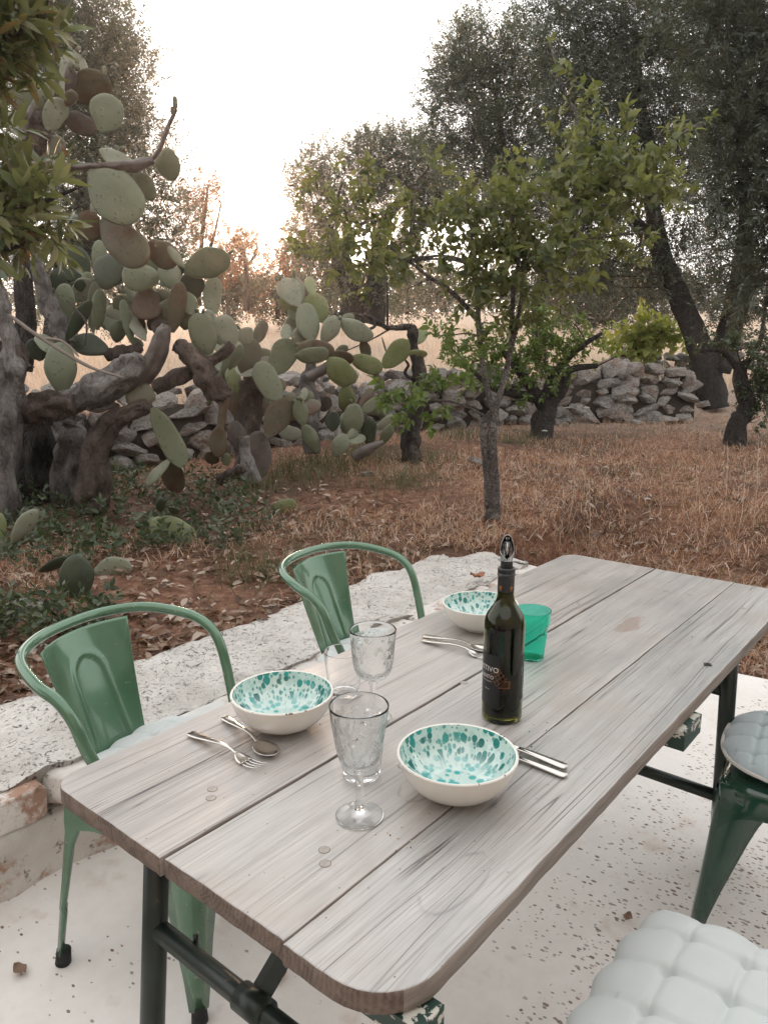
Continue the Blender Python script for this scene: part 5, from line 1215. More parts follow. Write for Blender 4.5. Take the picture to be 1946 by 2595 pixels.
def spray(leaf, n, L, spread, g, opp=False, tw=.0016, tip=True):
    # a twig along +Y with leaves round it
    pos, ax, up = [], [], []
    for i in range(n):
        t = (i + .6) / n; a = i * (math.pi if opp else 2.4) + g.uniform(-.5, .5)
        o_ = np.array([math.cos(a), 0, math.sin(a)]); d = o_ * math.sin(spread) + np.array([0, math.cos(spread), 0]) + g.normal(size=3) * .15
        pos.append((0, L * t, 0)); ax.append(d); up.append(np.array([0, .3, 1]) + g.normal(size=3) * .35)
    if tip: pos.append((0, L, 0)); ax.append(np.array([g.normal() * .2, 1, g.normal() * .2])); up.append(np.array([0, 0, 1.]))
    pos, ax, up = map(np.array, (pos, ax, up)); A = scat(leaf, pos, rotm(ax, up), g.uniform(.7, 1.15, len(pos)))
    tv = np.array([(tw, 0, 0), (-tw * .5, 0, tw * .87), (-tw * .5, 0, -tw * .87), (0, L, 0)]); tf = np.array([(0, 1, 3), (1, 2, 3), (2, 0, 3)])
    return join([(A, 0), ((tv, tf), 1)])
g_ = np.random.default_rng(11)
SP = {}
SP['olive'] = [spray(diamond(.050, .012), 22, .26, .75, g_, True) for _ in range(5)]
SP['olive_fine'] = [spray(diamond(.075, .022), 12, .30, .75, g_, True) for _ in range(5)]
SP['olive_near'] = [spray(leaf_t(.062, .013, .2, .1), 20, .26, .7, g_, True) for _ in range(5)]
SP['quince'] = [spray(leaf_t(.086, .048, .5, .35, wf=(0, .9, .85, 0)), 8, .15, 1.0, g_) for _ in range(6)]
SP['shrub'] = [spray(leaf_t(.088, .027, .35, .15, wf=(0, .75, .85, 0)), 10, .10, .9, g_) for _ in range(6)]
SP['cover'] = [spray(leaf_t(.034, .017, .3, .2), 9, .10, 1.1, g_) for _ in range(5)]
SP['far'] = [spray(diamond(.14, .06), 12, .5, .8, g_, tw=.006) for _ in range(4)]
SP['vine'] = [spray(leaf_t(.11, .10, .3, .4), 6, .25, 1.1, g_) for _ in range(4)]
def leaves_obj(name, parent, mats, kind, pos, dirs, sc, g):
    out = []; which = g.integers(0, len(SP[kind]), len(pos)); o = 0; Vs, Fs, Ms = [], [], []
    up = np.tile(np.array([0, 0, 1.]), (len(pos), 1)) + g.normal(size=(len(pos), 3)) * .4
    Rm = rotm(dirs, up)
    for k, (V, F, mi) in enumerate(SP[kind]):
        s = which == k
        if not s.any(): continue
        VV, FF = scat((V, F), pos[s], Rm[s], sc[s]); Vs.append(VV); Fs.append(FF + o); Ms.append(np.tile(mi, s.sum())); o += len(VV)
    loc = np.array(parent.location) if parent else np.zeros(3)
    me = tri_mesh(name, np.concatenate(Vs) - loc, np.concatenate(Fs), mats, np.concatenate(Ms)); return link(name, me, parent)
def blobs_fill(blobs, n, g, shell=.45, up=.35, rand=.6, depth=1.0, droop=0):
    # blobs: (x, y, r) photo px with distance -> positions + directions
    C = []; Rr = []
    for x, y, r, Y_ in blobs:
        C.append(at(x, y, Y_)); Rr.append(r / FPX * Y_)
    C = np.array([tuple(c) for c in C]); Rr = np.array(Rr); w_ = Rr ** 2.2; w_ /= w_.sum(); k = g.choice(len(C), n, p=w_)
    d = g.normal(size=(n, 3)); d /= np.linalg.norm(d, axis=1, keepdims=True); r = g.random(n) ** shell
    p = C[k] + d * (r * Rr[k])[:, None] * np.array([1, depth, 1]); dr = d * (.3 + r)[:, None] + np.array([0, 0, up - droop]) + g.normal(size=(n, 3)) * rand
    return p, dr, C, Rr
def tree(name, label, cat, group, base, paths, blobs, n, kind, lmats, bark, sc=(.8, 1.2), limbs=6, seed=1, shell=.45, up=.35, depth=1.0, lr=.012, droop=0, rand=.6, wob=.25, gap=None):
    g = np.random.default_rng(seed); t = empty(name, base); tag(t, label, cat, group); nodes = []
    tr = MB()
    for P in paths:   # list of (x, y, r_px, Y)
        Q = catmull([(*at(x, y, Y_), r / FPX * Y_) for x, y, r, Y_ in P], 5)
        tr.tube([Vector(q[:3]) - t.location for q in Q], [max(q[3], .002) for q in Q], 10, wob=wob, seed=P[0][0]); nodes += [np.array(q[:3]) for q in Q]
    tr.obj('trunk', bark, t)
    p, d, C, Rr = blobs_fill(blobs, n, g, shell, up, rand, depth, droop)
    br = MB(); nodes = np.array(nodes)
    for c, r in zip(C, Rr):
        i = np.argmin(np.linalg.norm(nodes - c, axis=1) + .6 * np.maximum(0, nodes[:, 2] - c[2])); a = nodes[i]
        m = (a + c) / 2 + g.normal(size=3) * r * .25
        cr = [Vector(x) - t.location for x in catmull([tuple(a), tuple(m), tuple(c)], 4)]
        br.tube(cr, list(np.linspace(lr * 1.4, lr * .6, len(cr))), 5)
        for _ in range(limbs):
            e = c + g.normal(size=3) * r * .55; s = cr[g.integers(len(cr) // 2, len(cr))]; mm = (np.array(s + t.location) + e) / 2 + g.normal(size=3) * r * .12
            pts = [Vector(x) - t.location for x in catmull([tuple(s + t.location), tuple(mm), tuple(e)], 3)]
            br.tube(pts, list(np.linspace(lr * .55, lr * .15, len(pts))), 4)
    if br.v: br.obj('branches', M['twig'] if bark != M['bark_quince'] else M['bark_quince'], t)
    if gap:
        keep = np.array([noise.noise(Vector(x * gap[0])) > gap[1] for x in p]); p, d = p[keep], d[keep]
    leaves_obj('crown', t, lmats, kind, p, d, g.uniform(*sc, len(p)), g)
    return t
def P_(*a): return a
def dd(lst, Y_): return [(x * 1.173, y * 1.173, r * 1.173, Y_ if len(q) < 1 else Y_ + q[0]) for x, y, r, *q in lst]
OL = [M['olive'], M['twig']]
# big olive at the left, behind the cactus
tree('olive_tree', 'large grey green olive tree rising behind the cactus at the left', 'olive tree', 'olive trees', gnd(*D(150, 640), 10),
     [dd([(120, 760, 30), (140, 600, 24), (180, 450, 16), (210, 300, 10)], 12.5), dd([(140, 600, 18), (240, 480, 12), (300, 400, 7)], 12.5)],
     dd([(60, 60, 110), (170, 30, 95), (230, 110, 90), (150, 160, 110), (270, 200, 80), (60, 220, 110), (210, 270, 100), (310, 290, 62), (120, 350, 110), (270, 370, 85), (350, 360, 42), (200, 460, 100), (320, 450, 70), (300, 540, 75), (370, 520, 48), (100, 500, 110), (350, 600, 60), (260, 620, 80), (120, 620, 90), (390, 440, 30), (295, 110, 30)], 12.5),
     10500, 'olive_fine', OL, M['bark_dark'], (.7, 1.2), 3, 21, lr=.012, depth=.8, gap=(2.2, -.42))
# thin backlit almond at its right
tree('almond_tree', 'sparse backlit young tree with leaves coloured orange for the glow right of the large left olive', 'tree', None, gnd(*D(430, 620), 12),
     [dd([(432, 660, 5), (430, 600, 5), (438, 500, 4), (450, 400, 2)], 15), dd([(430, 600, 4), (460, 520, 3), (478, 440, 1.5)], 15)],
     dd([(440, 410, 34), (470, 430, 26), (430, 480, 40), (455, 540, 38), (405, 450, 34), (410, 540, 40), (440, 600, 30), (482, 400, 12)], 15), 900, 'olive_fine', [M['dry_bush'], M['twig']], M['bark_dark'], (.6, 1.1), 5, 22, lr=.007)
# bushes in the glow
for k, (bl, lb) in enumerate(((dd([(510, 510, 26), (530, 545, 26), (500, 560, 30), (545, 520, 14)], 26), 'small crooked tree in the orange glow left of the gap'), )):
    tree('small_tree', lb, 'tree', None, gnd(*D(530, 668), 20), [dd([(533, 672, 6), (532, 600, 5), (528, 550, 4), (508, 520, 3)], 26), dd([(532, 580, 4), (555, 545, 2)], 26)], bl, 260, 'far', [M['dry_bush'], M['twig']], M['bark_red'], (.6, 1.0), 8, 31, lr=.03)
def bush(name, label, cat, bl, n, kind, mats, seed, sc=(.8, 1.2), grp=None, lr=.02, **k):
    b = bl[0]; base = at(b[0], b[1] + b[2], b[3]); base.z = float(hgt(base.x, base.y)); 
    p0 = [(b[0], b[1] + b[2] * 1.1, 6, b[3]), (b[0], b[1], 4, b[3])]
    return tree(name, label, cat, grp, base, [p0], bl, n, kind, mats, M['bark_dark'], sc, 3, seed, lr=lr, **k)
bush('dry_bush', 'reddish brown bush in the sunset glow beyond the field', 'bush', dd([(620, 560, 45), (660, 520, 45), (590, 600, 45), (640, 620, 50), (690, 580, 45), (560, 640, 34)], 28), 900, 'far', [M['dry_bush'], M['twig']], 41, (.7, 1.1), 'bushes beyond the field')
bush('dry_bush', 'low grey brown bush below the crooked small tree', 'bush', dd([(480, 620, 34), (500, 650, 34), (545, 640, 34), (470, 580, 20), (520, 610, 30)], 27), 500, 'far', [M['far_leaf'], M['twig']], 42, (.7, 1.1), 'bushes beyond the field')
bush('dry_bush', 'grey bush behind the tips of the right cactus', 'bush', dd([(600, 650, 36), (640, 660, 40), (700, 650, 40), (740, 660, 40)], 26), 500, 'far', [M['far_leaf'], M['twig']], 43, (.7, 1.0), 'bushes beyond the field')
# middle olive
tree('olive_tree', 'middle olive tree with a dark gnarled trunk beyond the stone wall, left of the gap', 'olive tree', 'olive trees', gnd(*D(770, 690), 14),
     [dd([(765, 700, 26), (760, 640, 22), (745, 580, 20), (720, 520, 14), (680, 450, 8)], 19), dd([(800, 700, 28), (810, 650, 24), (815, 560, 16), (830, 480, 12), (880, 420, 7)], 19), dd([(815, 560, 12), (900, 500, 8), (950, 430, 5)], 19)],
     dd([(650, 370, 40), (690, 340, 36), (630, 410, 28), (740, 370, 55), (800, 340, 50), (840, 320, 44), (880, 345, 55), (930, 370, 55), (790, 420, 60), (870, 430, 60), (700, 430, 50), (950, 440, 50), (670, 480, 36), (730, 500, 40), (990, 400, 50), (640, 520, 30), (690, 560, 45), (740, 600, 50), (830, 610, 50), (880, 560, 50)], 19),
     7500, 'olive_fine', OL, M['bark_dark'], (.8, 1.4), 3, 23, lr=.016, gap=(1.6, -.42))
# dark understory behind quince
bush('dark_shrub', 'dark green shrubs in the shade right of the middle olive trunk', 'shrub', dd([(880, 630, 44), (930, 620, 50), (990, 610, 50), (860, 660, 34), (940, 655, 30), (1060, 620, 46), (1120, 620, 50), (1190, 620, 50)], 30), 1000, 'far', [M['olive_dark'], M['twig']], 44, (.8, 1.2))
bush('dark_shrub', 'grey green scrub on the far side of the field behind the vine leaves', 'shrub', dd([(1250, 640, 55), (1310, 630, 60), (1370, 650, 60), (1430, 640, 50), (1290, 670, 40), (1210, 670, 36)], 27), 1100, 'far', [M['far_leaf'], M['twig']], 45, (.8, 1.2))
# right olives
tree('olive_tree', 'tall olive with slender dark stem, directly behind the young tree', 'olive tree', 'olive trees', gnd(*D(1165, 730), 12),
     [dd([(1170, 790, 14), (1160, 680, 13), (1175, 560, 12), (1120, 480, 9), (1090, 330, 6), (1070, 200, 4)], 13.5), dd([(1175, 560, 10), (1220, 420, 8), (1200, 250, 5)], 13.5)],
     dd([(990, 110, 40), (1040, 90, 50), (1010, 180, 60), (960, 170, 34), (940, 230, 36), (1070, 160, 60), (1010, 260, 62), (950, 290, 34), (1090, 260, 65), (1050, 340, 62), (980, 350, 45), (1150, 320, 60), (1120, 400, 60), (1060, 420, 50), (1180, 420, 60), (1120, 120, 60), (1070, 50, 40), (1180, 200, 70), (1190, 500, 55), (1100, 520, 40)], 13.5),
     8500, 'olive_fine', OL, M['bark_dark'], (.6, 1.1), 4, 24, lr=.010, gap=(2.0, -.30))
tree('olive_tree', 'huge leaning olive with thick dark trunk at the right, behind the boulders', 'olive tree', 'olive trees', gnd(*D(1530, 868)),
     [dd([(1530, 880, 40), (1525, 800, 34), (1500, 720, 25), (1465, 640, 22), (1425, 540, 20), (1410, 460, 16), (1400, 340, 14), (1380, 200, 9), (1370, 60, 6)], 11.5), dd([(1545, 800, 32), (1580, 700, 26), (1600, 600, 22), (1610, 480, 14), (1600, 350, 9)], 11.5), dd([(1425, 540, 15), (1330, 420, 10), (1280, 280, 7), (1260, 120, 5)], 11.5)],
     dd([(1200, 20, 70), (1300, 20, 90), (1400, 30, 90), (1240, 110, 80), (1340, 120, 95), (1440, 120, 95), (1250, 210, 85), (1350, 230, 95), (1450, 230, 95), (1280, 320, 85), (1380, 340, 90), (1470, 340, 85), (1240, 420, 70), (1330, 430, 75), (1540, 60, 90), (1560, 180, 90), (1560, 320, 90), (1250, 520, 70), (1310, 560, 70), (1340, 620, 55), (1260, 600, 60), (1480, 450, 60), (1540, 520, 60), (1560, 620, 60), (1600, 700, 40), (1230, 300, 60), (1520, 650, 40), (1430, 540, 60), (1390, 600, 50), (1430, 620, 40), (1480, 560, 50)], 11.5),
     15000, 'olive_fine', [M['olive_dark'], M['twig']], M['bark_dark'], (.5, 1.0), 3, 25, lr=.010, gap=(2.4, -.33))
tree('olive_tree', 'olive with long leathery leaves hanging in from the right edge, nearest of the olives', 'olive tree', 'olive trees', gnd(*D(1800, 1000)),
     [dd([(1830, 1100, 40), (1800, 700, 34), (1760, 350, 24), (1680, 120, 16), (1620, 10, 12), (1600, -100, 8)], 7.0), dd([(1800, 700, 20), (1700, 500, 12), (1620, 380, 7)], 7.0)],
     dd([(1640, 30, 80), (1700, 130, 100), (1640, 180, 80), (1580, 90, 60), (1640, 300, 80), (1700, 280, 90), (1640, 420, 75), (1580, 330, 60), (1700, 420, 90), (1640, 540, 75), (1700, 560, 90), (1590, 480, 50), (1580, 220, 60), (1620, 620, 50), (1540, 400, 45), (1520, 30, 60), (1460, 10, 50)], 7.0),
     2900, 'olive_near', [M['olive_dark'], M['twig']], M['bark_dark'], (.8, 1.2), 3, 26, lr=.007, depth=1.0, gap=(3, -.33))
for k, (x_, y_) in enumerate(((-5.5, -3.5), (-1.5, -7.5))):  # unseen olives added behind the viewer to block the rear sky
    t = empty('olive_tree', (x_, y_, .2)); tag(t, ('unseen olive tree added behind the viewer to the left, shading the place', 'unseen olive tree added straight behind the viewer, shading the place')[k], 'olive tree', 'olive trees')
    MB().tube(catmull([(0, 0, -.3), (.2, .1, 1), (-.1, .3, 2.2), (.3, .2, 3.6)], 4), [.34 - .02 * i for i in range(13)], 10, wob=.4).obj('trunk', M['bark_dark'], t)
    gq = np.random.default_rng(60 + k); n_ = 2200; d_ = gq.normal(size=(n_, 3)); d_ /= np.linalg.norm(d_, axis=1, keepdims=True)
    p_ = np.array([x_, y_, 4.0]) + d_ * (gq.random(n_) ** .4)[:, None] * np.array([2.7, 2.7, 2.3])
    leaves_obj('crown', t, OL, 'olive_fine', p_, d_ + np.array([0, 0, .4]), gq.uniform(1.4, 2.2, n_), gq)
# small dark tree at the right
b = gnd(*D(1585, 962)); Yr = b.y
tree('small_tree', 'small tree with crooked black trunk and dark leaves at the right edge', 'tree', None, b,
     [dd([(1585, 968, 26), (1590, 920, 20), (1612, 880, 18), (1600, 830, 16), (1598, 780, 13)], Yr), dd([(1600, 810, 8), (1560, 760, 5), (1510, 760, 3)], Yr), dd([(1600, 800, 8), (1640, 740, 5), (1655, 640, 3)], Yr)],
     dd([(1640, 860, 40), (1650, 790, 35), (1610, 830, 22), (1655, 740, 30), (1630, 900, 24), (1680, 830, 50), (1560, 740, 22), (1520, 745, 18), (1600, 750, 22)], Yr), 330, 'quince', [M['ground_leaf'], M['twig']], M['bark_dark'], (.4, .7), 5, 27, lr=.008)
# young quince in the middle
b = gnd(*D(1060, 1132)); Yq = b.y
def qc(c, lst, Y_=None): return [(*cc(c, x, y), r * .42194, (Y_ or Yq) + (q[0] if q else 0)) for x, y, r, *q in lst]
qp = [qc('C', [(1535, 1690, 50), (1540, 1600, 42), (1545, 1500, 34), (1535, 1350, 32), (1535, 1200, 30), (1545, 1075, 28), (1560, 1000, 20), (1600, 880, 18), (1640, 700, 16), (1690, 480, 12), (1720, 250, 10), (1740, 50, 7)]),
      qc('C', [(1520, 1620, 34), (1505, 1450, 24), (1490, 1280, 24), (1480, 1150, 22), (1500, 1085, 18), (1535, 1060, 14)]),
      qc('C', [(1550, 1080, 20), (1520, 980, 18), (1490, 850, 18), (1465, 680, 17), (1450, 500, 16), (1440, 300, 13), (1430, 100, 10)]),
      qc('C', [(1435, 490, 16), (1350, 390, 14), (1250, 300, 13), (1150, 240, 12), (1080, 180, 9), (950, 90, 6), (880, 20, 4)]),
      qc('C', [(1430, 250, 9), (1390, 160, 9), (1250, 115, 8), (1080, 130, 7), (950, 160, 6), (820, 170, 4)]),
      qc('C', [(1500, 1085, 10), (1400, 1030, 8), (1280, 990, 7), (1150, 980, 5), (1060, 990, 3)]),
      qc('C', [(1460, 600, 6), (1380, 580, 5), (1250, 595, 4), (1160, 580, 3)]),
      qc('F', [(500, 1500, 14), (500, 1130, 13), (505, 900, 10), (510, 700, 8), (450, 580, 7), (390, 440, 6), (360, 290, 5)]),
      qc('F', [(130, 1720, 14), (160, 1560, 12), (130, 1400, 10), (120, 1250, 8)]),
      qc('F', [(495, 1140, 10), (590, 1110, 9), (740, 1105, 8), (900, 1040, 6), (1060, 870, 5), (1250, 730, 4)]),
      qc('F', [(480, 1340, 10), (600, 1320, 9), (760, 1285, 8), (870, 1210, 6), (1000, 1150, 4)]),
      qc('F', [(300, 1650, 10), (400, 1540, 8), (520, 1450, 6), (700, 1420, 5), (900, 1400, 4)]),
      qc('G', [(1560, 1660, 10), (1300, 1560, 8), (1000, 1560, 6), (800, 1500, 5), (740, 1350, 4), (650, 1260, 3)]),
      qc('G', [(740, 1350, 5), (600, 1230, 4), (480, 1150, 3), (400, 1160, 2)]), qc('G', [(1040, 1400, 5), (1060, 1250, 4), (1090, 1080, 3)])]
# link the upper stems to the trunk
qp += [[(*cc('C', 1640, 700), 7, Yq), (*cc('F', 130, 1720), 6, Yq)], [(*cc('C', 1740, 50), 5, Yq), (*cc('F', 300, 1650), 5, Yq), (*cc('F', 500, 1500), 5, Yq)]]
bl = dd([(640, 540, 20), (625, 400, 18), (660, 395, 24), (700, 380, 26), (745, 385, 28), (790, 410, 26), (750, 440, 28), (700, 470, 30), (760, 500, 36), (820, 480, 34), (680, 540, 26), (720, 560, 28), (790, 560, 36), (840, 540, 40), (900, 520, 42), (870, 450, 30), (930, 440, 36), (900, 560, 34), (960, 480, 44), (960, 560, 40),
  (1010, 430, 42), (1010, 500, 46), (1060, 450, 46), (1080, 400, 38), (1060, 520, 46), (1110, 470, 48), (1130, 410, 40), (1160, 480, 46), (1190, 420, 44), (1190, 370, 30), (1240, 400, 44), (1290, 380, 44), (1340, 370, 40), (1380, 390, 36), (1420, 380, 30), (1250, 460, 46), (1310, 440, 40), (1370, 430, 36), (1420, 420, 28), (1460, 420, 26), (1490, 400, 18),
  (1110, 540, 44), (1170, 550, 46), (1230, 530, 44), (1130, 600, 40), (1200, 610, 40), (1270, 560, 36), (1330, 500, 34), (1370, 540, 28), (1060, 590, 36), (1010, 590, 34), (1100, 640, 30), (1230, 640, 26), (780, 620, 18), (880, 625, 18), (1240, 200, 18), (1215, 250, 22), (1270, 215, 24), (1220, 300, 24), (1280, 300, 22), (1255, 340, 28), (1340, 310, 28), (1375, 330, 24), (1440, 300, 20), (1520, 270, 14), (1480, 290, 14),
  (1240, 165, 10), (1180, 95, 8), (1060, 700, 26), (1110, 700, 22), (1020, 660, 22), (930, 350, 12), (870, 380, 16), (1000, 640, 20)], Yq)
bl = [(x, y, r * 1.0, Y_ + random.uniform(-.45, .45)) for x, y, r, Y_ in bl]
QT = tree('quince_tree', 'young quince tree with forked pale trunk in the middle of the garden', 'tree', None, b, qp, [(x, y, r * .86, Y_) for x, y, r, Y_ in bl], 600, 'quince', [M['quince'], M['twig_pale']], M['bark_quince'], (.50, .92), 2, 28, shell=.5, up=.25, lr=.006, droop=.0, depth=1.3, rand=.7, wob=.12)
# low shoots of the quince
g = np.random.default_rng(5); bl = [(x, y, r, Yq + random.uniform(-.2, .2)) for x, y, r, _ in dd([(840, 850, 16), (880, 870, 20), (920, 845, 14), (850, 890, 14), (930, 880, 14), (950, 730, 14), (990, 740, 18), (1000, 790, 16), (930, 770, 12), (960, 830, 14), (1040, 760, 18), (890, 900, 10)], Yq)]
p, d, C_, R_ = blobs_fill(bl, 55, g, .5, .2, .6); leaves_obj('low_shoots', QT, [M['quince_low'], M['twig_pale']], 'quince', p, d, g.uniform(.5, .8, len(p)), g)
# second small fruit tree behind
b2 = gnd(*D(1170, 948)); Y2 = b2.y
tree('fruit_tree', 'low spreading fruit tree with short dark trunk in front of the stone wall', 'tree', None, b2,
     [dd([(1168, 958, 26), (1172, 910, 24), (1180, 880, 20), (1150, 840, 12), (1120, 800, 9), (1085, 760, 6)], Y2), dd([(1180, 880, 16), (1215, 840, 12), (1230, 800, 8), (1290, 790, 5)], Y2), dd([(1175, 880, 14), (1190, 820, 10), (1240, 760, 7), (1300, 720, 4)], Y2), dd([(1160, 860, 12), (1070, 840, 7), (1020, 800, 4)], Y2)],
     dd([(960, 740, 26), (1000, 770, 30), (1040, 740, 30), (1080, 780, 34), (1120, 760, 34), (1080, 720, 28), (1140, 800, 34), (1180, 770, 34), (1170, 720, 30), (1220, 740, 30), (1230, 790, 28), (1270, 750, 26), (1300, 730, 18), (1190, 830, 28), (1120, 840, 24), (1060, 820, 26), (1330, 770, 14), (1010, 830, 20), (1240, 700, 20), (1150, 680, 24)], Y2),
     430, 'quince', [M['quince_low'], M['twig']], M['bark_dark'], (.5, .8), 4, 29, lr=.009, depth=1.2)
# vine post
b3 = gnd(*D(888, 1005)); vp = empty('dead_vine_stump', b3); tag(vp, 'dead twisted vine trunk with a bare arm reaching left over the wall', 'tree stump')
YP = b3.y
log(vp, 'C', [(1055, 1410, 56), (1055, 1320, 50), (1050, 1200, 48), (1075, 1080, 44), (1090, 960, 40), (1098, 860, 42), (1085, 760, 34), (1060, 660, 24), (1055, 580, 28), (1045, 530, 20)], YP, M['bark_vine'], 'trunk', .55, 16)
log(vp, 'C', [(1055, 540, 22), (990, 545, 18), (900, 545, 15), (850, 510, 14), (790, 480, 11), (700, 465, 9), (620, 460, 7), (560, 478, 4)], YP, M['bark_vine'], 'arm', .4, 10)
log(vp, 'C', [(840, 500, 9), (825, 540, 9), (760, 560, 7), (700, 520, 5), (640, 480, 3)], YP, M['bark_vine'], 'arm', .4, 8)
log(vp, 'C', [(930, 548, 6), (840, 600, 5), (740, 650, 4), (620, 700, 3)], YP, M['bark_vine'], 'shoot', .2, 6)
log(vp, 'C', [(1060, 860, 12), (1010, 820, 10), (1030, 770, 8), (1000, 730, 6)], YP, M['bark_vine'], 'shoot', .4, 8)
log(vp, 'C', [(905, 540, 7), (905, 450, 7), (905, 350, 6), (900, 250, 4)], YP + .6, M['bark_vine'], 'shoot', .2, 6)
# vine leaves over the wall at right
bush('grape_vine', 'bright yellow green vine leaves spilling over the wall, between boulders and leaning trunk', 'vine', dd([(1370, 735, 26), (1400, 720, 28), (1430, 735, 24), (1350, 755, 22), (1380, 765, 22), (1320, 770, 16), (1460, 715, 16)], 12.2), 150, 'vine', [M['vineleaf'], M['twig_pale']], 51, (.7, 1.1))
bush('dark_shrub', 'dark leafy shrub in the shade between the boulders and the leaning trunk', 'shrub', dd([(1440, 845, 26), (1470, 860, 24), (1480, 825, 26), (1410, 865, 18), (1500, 850, 20)], 11.9), 260, 'quince', [M['ground_leaf'], M['twig']], 52, (.6, 1.0))
# glossy shrub close at the left
YS = 2.45
tree('leafy_shrub', 'evergreen shrub with glossy pointed leaves and rusty tips hanging in at the top left', 'shrub', None, at(-330, 1500, YS),
     [dd([(-280, 1280, 40), (-230, 900, 34), (-160, 600, 24), (-60, 470, 10), (60, 450, 5), (180, 400, 3)], YS), dd([(-160, 600, 20), (-100, 300, 16), (-20, 120, 8), (80, 50, 4)], YS), dd([(-160, 700, 14), (-60, 580, 6), (70, 520, 4)], YS)],
     dd([(-20, 10, 40), (30, 15, 30), (75, 5, 26), (105, 0, 16), (0, 70, 34), (40, 80, 26), (70, 60, 16), (-20, 130, 30), (10, 140, 14), (-50, 200, 34), (-50, 280, 34), (-35, 350, 24), (0, 395, 26), (45, 405, 26), (90, 430, 22), (135, 400, 14), (165, 390, 8), (15, 460, 28), (60, 470, 22), (95, 490, 14), (0, 520, 28), (45, 535, 22), (85, 520, 12), (-15, 575, 22), (15, 590, 14), (-70, 450, 46), (-70, 60, 50)], YS),
     185, 'shrub', [M['shrub'], M['twig']], M['bark_dark'], (.75, 1.15), 3, 30, lr=.004, depth=1.1, up=.2)

# ================================================================== GROUND COVER, LITTER, GRASS
def ground_scatter(n, ylo, yhi, g, cond=None, pw=1.0):
    r = ylo * (yhi / ylo) ** g.random(n); x = (g.random(n) * 1.36 - .68) * (r + .6); y = r
    u = x * U.x + y * U.y; v = x * V_.x + y * V_.y
    ok = ((u > 3.58) | (v < -2.42)); d = y - np.interp(x, WX, WY)
    ok &= cond(x, y, d) if cond else True
    x, y = x[ok], y[ok]; return np.stack([x, y, hgt(x, y)], 1)
g = np.random.default_rng(77)
gn = lambda x, y, s, o: np.array([noise.noise(Vector((a * s, b * s, o))) for a, b in zip(x, y)])
gard_c = lambda x, y, d: (d < -.1) | (x > 4.6)
# dead leaves
T = leaf_t(.046, .017, .5, .25)
p = ground_scatter(60000, 1.9, 16, g, gard_c); p = p[gn(p[:, 0], p[:, 1], 1.6, 21) + .9 * gn(p[:, 0], p[:, 1], 5, 22) > g.uniform(-.55, .25, len(p))]; n = len(p); p[:, 2] += g.uniform(.002, .03, n)
ax = np.stack([g.normal(size=n), g.normal(size=n), g.normal(size=n) * .25], 1); up = np.stack([g.normal(size=n) * .5, g.normal(size=n) * .5, np.ones(n)], 1)
near = np.clip(1.5 - p[:, 1] * .06, .7, 1.4); V1, F1 = scat(T, p, rotm(ax, up), g.uniform(.3, 1.25, n) ** 2.0 * near)
tag(link('leaf_litter', tri_mesh('leaf_litter', V1, F1, M['litter'])), 'thick litter of dead brown leaves covering the garden soil', 'leaf litter', kind='stuff')
# dry grass blades
def blades(p, h0, h1, w_, lean, g):
    n = len(p); hh_ = g.uniform(h0, h1, n); a = g.uniform(0, 2 * math.pi, n); l = g.uniform(.1, lean, n)
    dx = np.stack([np.cos(a) * l, np.sin(a) * l, np.ones(n)], 1); dx /= np.linalg.norm(dx, axis=1, keepdims=True)
    b = g.uniform(0, 2 * math.pi, n); s = np.stack([np.cos(b), np.sin(b), np.zeros(n)], 1) * (w_ * .5)
    mid = p + dx * (hh_ * .55)[:, None]; tip = mid + (dx + np.stack([np.cos(a), np.sin(a), -np.ones(n) * .5], 1) * lean * .8) * (hh_ * .45)[:, None]
    V = np.stack([p - s, p + s, mid + s * .7, mid - s * .7, tip], 1).reshape(-1, 3)
    F = (np.array([(0, 1, 2), (0, 2, 3), (3, 2, 4)])[None] + (np.arange(n) * 5)[:, None, None]).reshape(-1, 3); return V, F
p = ground_scatter(150000, 2.6, 16, g, gard_c); nn = gn(p[:, 0], p[:, 1], .8, 0) + np.clip((p[:, 0] + p[:, 1] * .12 - .6) * .35, -.5, .45)
p = p[nn > g.uniform(-.35, .25, len(nn))]; ncl = len(p) // 9; cen = p[:ncl]; kk = g.integers(0, ncl, len(p)); mixp = g.random(len(p)) < .62
off = g.normal(size=(len(p), 2)) * .045; p[mixp, :2] = (cen[kk][:, :2] + off)[mixp]; p[:, 2] = hgt(p[:, 0], p[:, 1])
V1, F1 = blades(p, .03, .12, .0046, 1.3, g)
print('tris', sum(len(o.data.polygons) for o in bpy.data.objects if o.type == 'MESH'))
tag(link('dry_grass', tri_mesh('dry_grass', V1, F1, M['drygrass'])), 'short reddish dry grass covering the garden under the trees', 'dry grass', kind='stuff')
# green weeds, sparse
p = ground_scatter(9000, 3, 13, g, gard_c); nn = gn(p[:, 0], p[:, 1], 1.1, 9); p = p[nn > .12]
V1, F1 = blades(p, .05, .20, .0045, .6, g); tag(link('green_weeds', tri_mesh('green_weeds', V1, F1, M['weed'])), 'thin green weeds scattered through the dry grass', 'weeds', kind='stuff')
gw = np.random.default_rng(303); cs = np.array([tuple(gnd(*D(x, y))) for x, y in ((660, 1010), (700, 1000), (740, 1020), (780, 985), (820, 1000), (620, 1030), (850, 1060), (890, 1045), (560, 1060), (690, 1040), (1120, 960), (1000, 950), (930, 1000), (560, 1240))])
kk = gw.integers(0, len(cs), 2600); p = cs[kk] + gw.normal(size=(2600, 3)) * np.array([.16, .14, 0]); p[:, 2] = hgt(p[:, 0], p[:, 1]); V1, F1 = blades(p, .05, .26, .005, .75, gw)
tag(link('tall_weeds', tri_mesh('tall_weeds', V1, F1, M['weed'])), 'tufts of taller green grass and weeds at the foot of the right cactus', 'weeds', kind='stuff')
